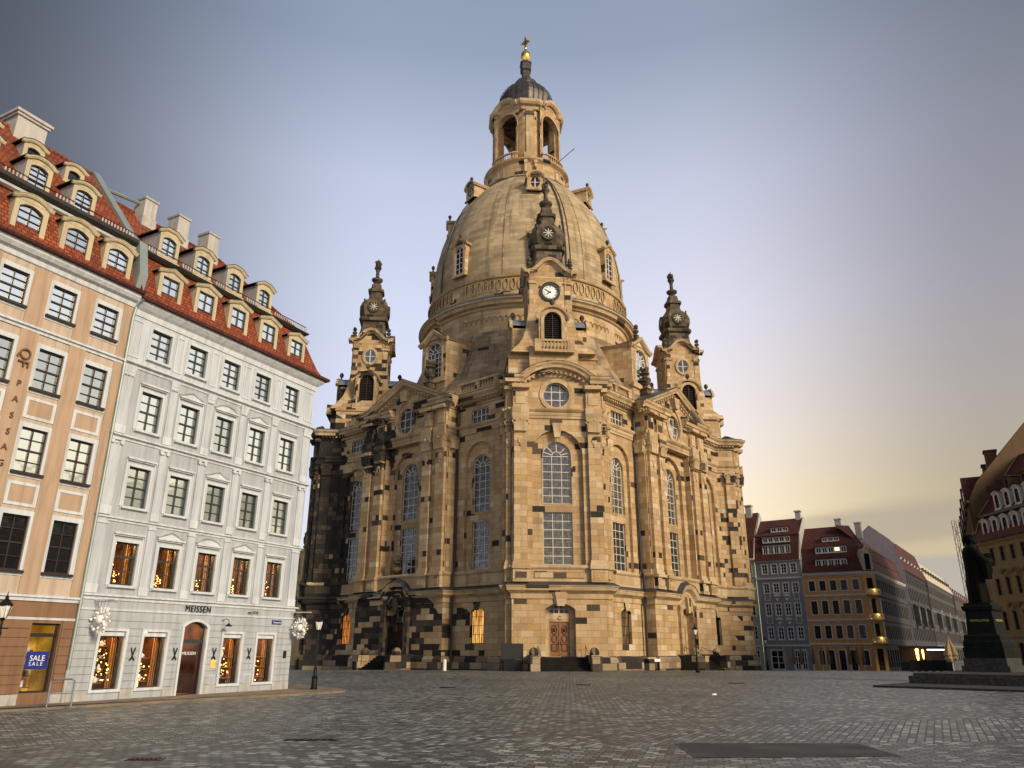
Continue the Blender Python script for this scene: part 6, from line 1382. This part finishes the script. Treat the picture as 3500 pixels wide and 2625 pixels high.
# yellow house at the right edge
h = root('yellow_house', (47, 78, -.4), R(-90), 'ochre yellow palace-like house with rows of white arched dormers in a dark mansard roof', 'house')
cs = [2.95 + 1.57 * i for i in range(9)]
facade(h, None, 1.0, 18, 0, [(a, b, cs, .34, 'rect') for a, b in ((4.0, 5.7), (7.2, 8.75), (10.3, 11.65))] + [(.6, 2.9, cs, .42, 'seg')], 'yellow_wall', 0, 12.5, (3.4, 12.15), 'yellow_wall', 'frame_dark', sur=.14)
for c_ in cs[1:]:
    for z in (5.6, 8.65):
        q = MB(); q.rake([(c_ - .65, z + .45), (c_, z + .8), (c_ + .65, z + .45)] if int(c_) % 2 else [(c_ + a, b) for a, b in arcpts(.65, .35, z + .45, 6)], [(0, -.05), (.2, 0), (.28, .1), (0, .14)], 0, 'yellow_wall'); q.sphere((c_, -.05, z + .3), .25, 'yellow_wall', 8); q.build('window_hood', h)
r = MB(); r.face([(1.0, -.45, 12.4), (18, -.45, 12.4), (18, .7, 15.0), (1.0, .7, 15.0)], 'tiles_dark'); r.face([(1.0, .5, 15.0), (18, .5, 15.0), (18, 6.0, 21.5), (1.0, 6.0, 21.5)], 'tiles_dark'); r.build('mansard_roof', h)
r = MB(); r.box(1.0, 18, .3, .7, 14.8, 15.05, 'lead_dark'); r.build('roof_break', h)
for i, c_ in enumerate(cs): dorm(h, None, c_ - .1, -.15, 12.7, 14.3, .50, 1.2, 'grey_trim', 'grey_trim', 'arc', 'frame_dark', 'glass_dark', 2, 3, kind='arch', ww=.58)
for i, c_ in enumerate([3.3 + 1.57 * i for i in range(8)]): dorm(h, None, c_ + .9, .7, 15.25, 16.8, .48, 2.0, 'grey_trim', 'grey_trim', 'arc', 'frame_dark', 'glass_dark', 2, 3, kind='arch', ww=.58)
for i, c_ in enumerate([4.6 + 2.6 * i for i in range(5)]): dorm(h, None, c_, 1.8, 16.9, 18.3, .45, 2.2, 'grey_trim', 'gable_orange', 'arc', 'frame_dark', 'glass_dark', 1, 2, kind='arch', ww=.58)
h = root('tall_neighbour_house', (46.95, 77.05, -.4), R(-119), 'taller brown-orange house behind the yellow one, seen end-on with its sloping gable wall', 'house')
GP = [(0, 0), (14, 0), (14, 31.5), (1.1, 18.6), (.05, 16.8)]; GB = RZ(119); vx, vy = 40 * .485, 40 * .875
g = MB(); g.face([(x, 0, z) for x, z in GP], 'gable_orange'); g.face([(x + 14 * 0, .2, z) for x, z in GP], 'gable_orange'); g.build('gable_wall', h, GB)
g = MB(); g.face([(x + vx, vy, z) for x, z in GP], 'gable_orange'); g.face([(14, 0, 0), (14 + vx, vy, 0), (14 + vx, vy, 31.5), (14, 0, 31.5)], 'gable_orange'); g.build('rear_wall', h, GB)
facade(h, None, -40, 0, 0, [(a, b, [-38.5 + 2.1 * i for i in range(18)], .5, 'rect') for a, b in ((4.6, 6.6), (7.8, 9.8), (11, 12.8), (14.2, 16))], 'gable_orange', 0, 16.8, (3.9, 13.4, 16.6), 'yellow_wall', 'frame_dark', sur=.1)
r = MB()
for (a, b), (c_, d) in ((GP[4], GP[3]), (GP[3], GP[2])): r.face([(a - .05, -.1, b + .05), (a - .05 + vx, vy, b + .05), (c_ + vx, vy, d + .05), (c_, -.1, d + .05)], 'tiles_dark')
r.build('roof', h, GB)
for x, z in ((-2.6, 16.6), (-9, 16.6), (-16, 16.6), (-23, 16.6), (-30, 16.6), (-36, 16.6)):
    g = MB(); g.prism([(x - 1.6, z), (x + 1.6, z), (x + 1.6, z + 1.6), (x + 1.1, z + 1.6), (x + 1.1, z + 2.3), (x + .5, z + 2.3), (x + .5, z + 2.9), (x - .5, z + 2.9), (x - .5, z + 2.3), (x - 1.1, z + 2.3), (x - 1.1, z + 1.6), (x - 1.6, z + 1.6)], -.3, 3.5, 'tiles_dark'); g.box(x - .5, x + .5, -.34, -.3, z + .5, z + 1.5, 'glass_dark'); g.build('stepped_gable', h)
for x in (-5, -12.5): c = MB(); c.box(x - .6, x + .6, 2.5, 3.6, 19.5, 22.5, 'gable_orange'); c.box(x - .7, x + .7, 2.4, 3.7, 22.5, 22.7, 'tiles_dark'); c.build('chimney', h)
# scaffold and lattice mast in the street gap
def lattice(name, x, y, w_, z1, label, cat, mat='sign_bronze'):
    m = MB(); rr_ = .045
    for i in (0, 1):
        for j in (0, 1): m.tube([(i * w_, j * w_, 0), (i * w_, j * w_, z1)], rr_, mat, 4)
    z = 0; k = 0
    while z < z1 - 1:
        a, b = ((0, 1) if k % 2 == 0 else (1, 0))
        m.tube([(a * w_, 0, z), (b * w_, 0, z + 1.1)], .03, mat, 4); m.tube([(0, a * w_, z), (0, b * w_, z + 1.1)], .03, mat, 4); m.tube([(0, 0, z), (w_, 0, z)], .03, mat, 4); z += 1.1; k += 1
    o = m.build(name); o.location = (x, y, gz(y)); tagm(o, label, cat); return o
lattice('lattice_mast', 59.3, 101.5, .6, 19.3, 'tall slim lattice hoist mast beside the scaffolding in the street gap', 'mast', 'chimney_white')
s = root('scaffolding', (61.2, 101.5, gz(100)), -.5, 'dark scaffolding tower wrapped against the far houses behind the monument', 'scaffolding'); 
m = MB()
for x in (0, 1.4):
    for y in (0, 1.6): m.tube([(x, y, 0), (x, y, 15.2)], .05, 'iron', 4)
m.build('standard', s)
for i in range(7):
    m = MB(); m.box(-.1, 1.5, -.1, 1.7, 1.9 * (i + 1), 1.9 * (i + 1) + .08, 'wood_dark'); m.tube([(-.4, 0, 1.9 * (i + 1) + 1), (1.9, 0, 1.9 * (i + 1) + 1)], .03, 'iron', 4); m.build('deck', s)
# palace glimpsed between the white house and the church
h = root('distant_palace', (-40.5, 150, -1.05), .15, 'ornate cream stone building glimpsed between the white house and the dark church tower', 'building')
b = MB(); b.box(-9, 5, 0, 12, 0, 21.5, 'far_stone')
for z in (7.5, 13.5, 15.2, 20.8): b.box(-9.3, 5.3, -.4, 12.2, z, z + .5, 'far_stone')
b.build('wall', h)
for i in range(7):
    x = -8 + 2 * i; k = MB(); k.box(x - .28, x + .28, -.35, 0, 8, 13.5, 'far_stone'); k.box(x - .25, x + .25, -.3, 0, 15.7, 20.8, 'far_stone'); k.build('pilaster', h)
    window(h, None, 'arch', x + 1, 8.8, 12.6, .5, -.02, 'far_stone', 'glass_dark', 1, 1, .05, .05, None, 'window', rec=-.04); window(h, None, 'rect', x + 1, 16.4, 19.6, .45, -.02, 'far_stone', 'glass_dark', 1, 1, .05, .05, None, 'window', rec=-.04)
    k = MB(); k.lathe([(.4, 21.3), (.4, 22.0), (.2, 22.1), (.42, 22.6), (.5, 23.4), (.3, 24.0), (.35, 24.4), (.01, 24.9)], x, .4, 'stone_old', 8); k.build('roof_statue', h)
# ================================================================== MONUMENT
MA = R(40)
s = root('monument', (28.5, 47.6, 0), MA, 'dark bronze statue of a robed man holding a book on a stepped granite pedestal', 'monument')
IM = s.matrix_basis.inverted() if False else (Matrix.Translation((28.5, 47.6, 0)) @ Matrix.Rotation(MA, 4, 'Z')).inverted()
p = MB(); p.sqloft([(1.28, .62), (1.28, .95)], 0, 0, 'granite'); p.sqloft([(1.16, .95), (1.16, 1.38)], 0, 0, 'granite'); p.sqloft([(1.1, 1.38), (1.1, 1.95), (1.02, 2.0)], 0, 0, 'granite_dark')
p.sqloft([(1.06, 2.0), (1.06, 2.25), (.98, 2.4)], 0, 0, 'granite_dark'); p.sqloft([(.98, 2.4), (.98, 2.6), (.86, 2.72)], 0, 0, 'granite_dark'); p.build('pedestal_base', s)
p = MB(); p.sqloft([(.80, 2.7), (.72, 4.0)], 0, 0, 'granite_dark'); p.sqloft([(.72, 4.0), (.84, 4.1), (.86, 4.3), (.74, 4.36), (.74, 4.5)], 0, 0, 'granite_dark'); p.build('pedestal', s)
text('MARTIN LUTHER', .19, 'sign_gold', s, T(0, -.80, 3.42), .008, 'inscription', 1, 'CENTER', .72)
text('MARTIN LUTHER', .19, 'sign_gold', s, RZ(-90) @ T(0, -.80, 3.42), .008, 'inscription', 1, 'CENTER', .72)
b = MB(); b.box(-1.6, -1.3, -1.9, 1.5, .6, .62, 'granite') if 0 else None
def figure(parent, mtx, h):
    f = MB(); S = h / 4.06
    def ringp(cx, cy, z, rx, ry, fold=0, n=28, ph=0):
        out = []
        for i in range(n):
            a = 2 * math.pi * i / n; q = 1 + fold * math.sin(a * 7 + ph) + fold * .5 * math.sin(a * 12 + ph * 2)
            out.append(((cx + rx * math.cos(a) * q) * S, (cy + ry * math.sin(a) * q) * S, z * S))
        return out
    f.loft([ringp(0, .02, 0, .56, .48, .07), ringp(0, .02, .5, .52, .45, .07), ringp(0, .02, 1.2, .50, .42, .06, ph=.3), ringp(0, .0, 1.9, .50, .40, .05, ph=.5), ringp(0, .0, 2.4, .54, .39, .03, ph=.6), ringp(0, .02, 2.8, .60, .38, .02), ringp(0, .03, 3.1, .64, .34, .01), ringp(0, .03, 3.3, .55, .28), ringp(0, .02, 3.4, .28, .2), ringp(0, -.01, 3.46, .16, .16), ringp(0, -.02, 3.56, .15, .16),
            ringp(0, -.05, 3.62, .20, .22), ringp(0, -.05, 3.75, .235, .26), ringp(0, -.04, 3.88, .235, .26), ringp(0, -.02, 4.0, .19, .22), ringp(0, -.0, 4.07, .08, .1)], 'bronze')
    # face: nose, brow, chin, ears
    f.loft([[(-.03 * S, -.30 * S, 3.72 * S), (.03 * S, -.30 * S, 3.72 * S), (.05 * S, -.26 * S, 3.70 * S), (-.05 * S, -.26 * S, 3.70 * S)], [(-.015 * S, -.36 * S, 3.73 * S), (.015 * S, -.36 * S, 3.73 * S), (.03 * S, -.28 * S, 3.74 * S), (-.03 * S, -.28 * S, 3.74 * S)], [(-.01 * S, -.29 * S, 3.84 * S), (.01 * S, -.29 * S, 3.84 * S), (.02 * S, -.27 * S, 3.84 * S), (-.02 * S, -.27 * S, 3.84 * S)]], 'bronze')
    f.sphere((0, -.25 * S, 3.60 * S), .08 * S, 'bronze', 8)
    for k in (-1, 1): f.sphere((k * .235 * S, -.02 * S, 3.76 * S), .05 * S, 'bronze', 6, 1.4)
    # arms inside wide sleeves, both holding the book to the right-hand side of the chest
    def limb(pts, rr_):
        rings = []; P = [Vector(q) * S for q in pts]
        for i, q in enumerate(P):
            d = (P[min(i + 1, len(P) - 1)] - P[max(0, i - 1)]).normalized(); a = d.cross(Vector((0, 0, 1))).normalized(); b_ = d.cross(a)
            rings.append([tuple(q + (a * math.cos(2 * math.pi * k / 12) + b_ * math.sin(2 * math.pi * k / 12)) * rr_[i] * S) for k in range(12)])
        f.loft(rings, 'bronze')
    limb([(-.55, .02, 3.12), (-.68, -.08, 2.7), (-.62, -.35, 2.38), (-.38, -.62, 2.45), (-.12, -.78, 2.42)], [.2, .23, .25, .2, .09])
    limb([(.55, .02, 3.12), (.70, -.10, 2.72), (.66, -.35, 2.42), (.45, -.62, 2.5), (.22, -.80, 2.45)], [.2, .22, .22, .17, .09])
    for sx in (-1, 1):   # sleeve drop
        f.loft([ringp(sx * .62, -.34, 2.45, .22, .25), ringp(sx * .64, -.36, 1.9, .17, .24, .1), ringp(sx * .64, -.34, 1.35, .09, .15, .1)], 'bronze')
        for q in range(5):   # fingers on the book
            x0 = sx * .17 + (q - 2) * .045; f.tube([(x0 * S, -.84 * S, 2.42 * S), ((x0 - sx * .05) * S, -.93 * S, (2.46 + .01 * q) * S), ((x0 - sx * .08) * S, -.93 * S, 2.54 * S)], .022 * S, 'bronze', 5)
        f.loft([ringp(sx * .2, -.15, .0, .14, .3, n=12), ringp(sx * .2, -.25, .12, .12, .26, n=12), ringp(sx * .2, -.1, .22, .1, .1, n=12)], 'bronze')
    f.build('statue', parent, mtx)
    hr = MB()
    rr2 = random.Random(2)
    for i in range(70):
        a = rr2.random() * 6.283; zz = 3.72 + rr2.random() * .36; rad = .25 * math.sqrt(max(0.02, 1 - ((zz - 3.8) / .34) ** 2))
        if math.sin(a) < -.35 and zz < 3.95: continue
        hr.sphere((rad * math.cos(a) * S, (-.02 + rad * math.sin(a)) * S, zz * S), .055 * S, 'bronze', 6)
    hr.build('hair', parent, mtx)
    bk = MB(); bk.box(-.32 * S, .32 * S, -.09 * S, .0, 0, .82 * S, 'bronze'); bk.box(-.30 * S, .30 * S, -.2 * S, -.10 * S, .02 * S, .80 * S, 'bronze'); bk.build('book', parent, mtx @ T(.0, -.74 * S, 2.12 * S) @ Matrix.Rotation(R(-14), 4, 'X'))
figure(s, T(0, 0, 4.5) @ RZ(38) @ Matrix.Diagonal((1.22, 1.2, 1, 1)), 4.06)
p = MB(); d1 = Vector((.70, -.714)); d2 = Vector((.714, .70))
def quadp(c, a, b_): c = Vector(c); return [tuple(c), tuple(c + d1 * a), tuple(c + d1 * a + d2 * b_), tuple(c + d2 * b_)]
p.prism_z([tuple((IM @ Vector((*q, 0)))[:2]) for q in quadp((18.66, 41.9), 16, 26)], -.3, .10, 'granite'); p.build('lower_step', s)
p = MB(); p.prism_z([tuple((IM @ Vector((*q, 0)))[:2]) for q in quadp((21.8, 44.4), 13, 20)], -.3, .48, 'granite'); p.prism_z([tuple((IM @ Vector((*q, 0)))[:2]) for q in quadp((22.15, 44.55), 12.6, 19.4)], .48, .62, 'granite'); p.build('terrace', s)
# ================================================================== PARASOLS, CAFE
def parasol(x, y, z, hh, cm, label, grp, pole='pole_white', fat=1.0):
    r = root('closed_parasol', (x, y, z), 0, label, 'parasol', grp)
    m = MB(); m.tube([(0, 0, 0), (0, 0, hh)], .035, pole, 6); m.box(-.3, .3, -.3, .3, 0, .08, 'granite'); m.build('pole', r)
    c = MB(); rr_ = random.Random(int(x * 13)); rings = []
    for zz, rd in ((hh + .02, .03), (hh * .9, .10), (hh * .7, .20 * fat), (hh * .5, .28 * fat), (hh * .45, .22 * fat), (hh * .4, .27 * fat), (hh * .3, .17 * fat)):
        rings.append([(rd * (1 + .25 * math.sin(5 * a + zz)) * math.cos(a), rd * (1 + .25 * math.sin(5 * a + zz)) * math.sin(a), zz) for a in [2 * math.pi * i / 20 for i in range(20)]])
    c.loft(rings, cm); c.build('canopy', r)
PX = [(525, 'parasol_cloth', 'yellowish'), (600, 0, ''), (660, 0, ''), (757, 0, ''), (828, 0, ''), (883, 0, ''), (1050, 0, ''), (1113, 0, ''), (1163, 0, '')]
pos = ['left-hand door of the grey house', 'second of the grey house row', 'third of the grey house row, before its doors', 'at the joint of the grey and orange houses', 'before the leftmost orange ground floor window', 'between the two left orange ground floor openings', 'before the third orange ground floor door', 'before the fourth orange ground floor door', 'before the rightmost orange ground floor window']
for i, (cx_, mt, nm) in enumerate(PX):
    px = 2450 + cx_ * .4218; yy = 111 - i * .35; x = (px + 8 - 1750) / 2731 * yy
    parasol(x, yy, -1.05, 3.5 if i in (3, 6) else 3.3, mt or 'parasol_brown', ('pale yellow' if mt else 'brown') + ' closed parasol ' + ('by the ' if i == 0 else '') + pos[i], 'closed parasols before the far houses', fat=.8)
parasol(37.6, 68.5, gz(68.5), 2.9, 'parasol_cloth', 'large beige closed parasol, the left one beside the monument steps', 'beige parasols beside the monument', fat=1.7)
parasol(40.3, 70.0, gz(70), 3.15, 'parasol_cloth', 'large beige closed parasol right beside the monument steps, half hidden', 'beige parasols beside the monument', fat=1.6)
k = root('cafe_booth', (43.8, 84.5, gz(84.5)), -.5, 'dark cafe booth glowing yellow inside at the left of the monument', 'kiosk')
m = MB(); m.box(-2.6, 2.2, 0, 2.2, 0, .9, 'iron'); m.box(-2.7, 2.4, -.3, 2.3, 2.35, 2.5, 'black'); m.box(-2.6, 2.2, 2.1, 2.2, .9, 2.35, 'wood_dark')
for x in (-2.55, -.2, 2.1): m.box(x, x + .1, 0, .1, .9, 2.35, 'iron')
m.build('frame', k); m = MB(); m.lathe([(.01, 1.0), (.09, 1.2), (.16, 2.2), (.01, 2.3)], -.9, .8, 'fairy', 8); m.lathe([(.01, 1.2), (.07, 1.4), (.1, 2.1), (.01, 2.2)], -.35, .6, 'fairy', 8); m.build('heater_lamp', k); m = MB(); m.box(.1, 1.8, -.25, -.15, 2.1, 2.2, 'white_lamp'); m.build('light_tube', k)
m = MB()
for i in range(5): m.box(-1.6 + i * .7, -.95 + i * .7, -.05, .05, .1, .95, 'iron'); m.box(-1.6 + i * .7, -1.5 + i * .7, -.2, .2, 0, .1, 'iron')
o = m.build('terrace_screen'); o.location = (37.8, 73.2, gz(73)); o.rotation_euler = (0, 0, .1); tagm(o, 'low dark terrace screen on the cobbles beside the monument terrace', 'screen')

# row of houses closing the square on the right, outside the frame; it shows mirrored in the left-hand windows
h = root('square_house', (74, 52, 0), R(-90), 'long ochre house with a dark roof beyond the right edge of the view', 'house')
facade(h, None, 0, 44, 0, [(a, b, [2 + 4 * i for i in range(11)], .8, 'rect') for a, b in ((1, 3), (5, 7.2), (9, 11))], 'yellow_wall', 0, 13, (4, 12.6), 'yellow_wall', 'frame_dark', sur=.1)
r = MB(); r.face([(0, -.4, 13), (44, -.4, 13), (44, 5, 19), (0, 5, 19)], 'tiles_dark'); r.face([(0, 10, 13), (44, 10, 13), (44, 5, 19), (0, 5, 19)], 'tiles_dark'); r.build('roof', h)
r = MB(); r.face([(0, 0, 0), (0, 10, 0), (0, 10, 13), (0, 5, 19), (0, 0, 13)], 'yellow_wall'); r.build('gable_wall', h)
for x in (6, 17, 29, 38): c = MB(); c.box(x, x + 1, 3.5, 4.5, 16, 20.5, 'chimney_white'); c.box(x - .1, x + 1.1, 3.4, 4.6, 20.5, 20.7, 'grey_trim'); c.build('chimney', h)
def cover(x, y, rx, ry, mat, label, rect=False, rz=0):
    m = MB()
    if rect:
        m.box(-rx, rx, -ry, ry, 0, .012, mat)
        for i in range(7): m.box(-rx + .04 + i * (2 * rx - .08) / 7, -rx + .04 + (i + .6) * (2 * rx - .08) / 7, -ry + .03, ry - .03, .012, .022, 'iron')
    else: m.lathe([(.001, .02), (rx * .8, .022), (rx * .82, .014), (rx * .92, .014), (rx * .94, .022), (rx, .02), (rx, 0)], 0, 0, mat, 24)
    o = m.build('drain_grate' if rect else 'manhole_cover'); o.location = (x, y, .004); o.rotation_euler = (0, 0, rz); tagm(o, label, 'drain grate' if rect else 'manhole cover')
cover(-3.2, 40.6, .42, .42, 'iron', 'round iron manhole cover on the cobbles between the corner lamp and the church')
cover(-6.3, 14.4, .30, .14, 'wood_red', 'small rusty drain grate among the foreground cobbles at the lower left', True, .1)
cover(-4.2, 17.4, .55, .10, 'iron', 'narrow dark drain slot across the cobbles left of the picture centre', True, .05)
cover(3.9, 44.0, .40, .40, 'iron', 'round iron manhole cover on the cobbles before the main church steps')
cover(12.9, 46.5, .45, .45, 'iron', 'round iron manhole cover on the cobbles before the right-hand church portal')
m = MB(); m.loft([[(-.12, -.05, 0), (.1, -.07, 0), (.13, .06, 0), (-.09, .08, 0)], [(-.08, -.03, .05), (.05, -.04, .07), (.08, .03, .04), (-.06, .05, .06)]], 'sign_white'); o = m.build('paper_scrap'); o.location = (8.6, 34.5, .004); tagm(o, 'tiny white paper scrap lying on the open cobbles', 'litter')
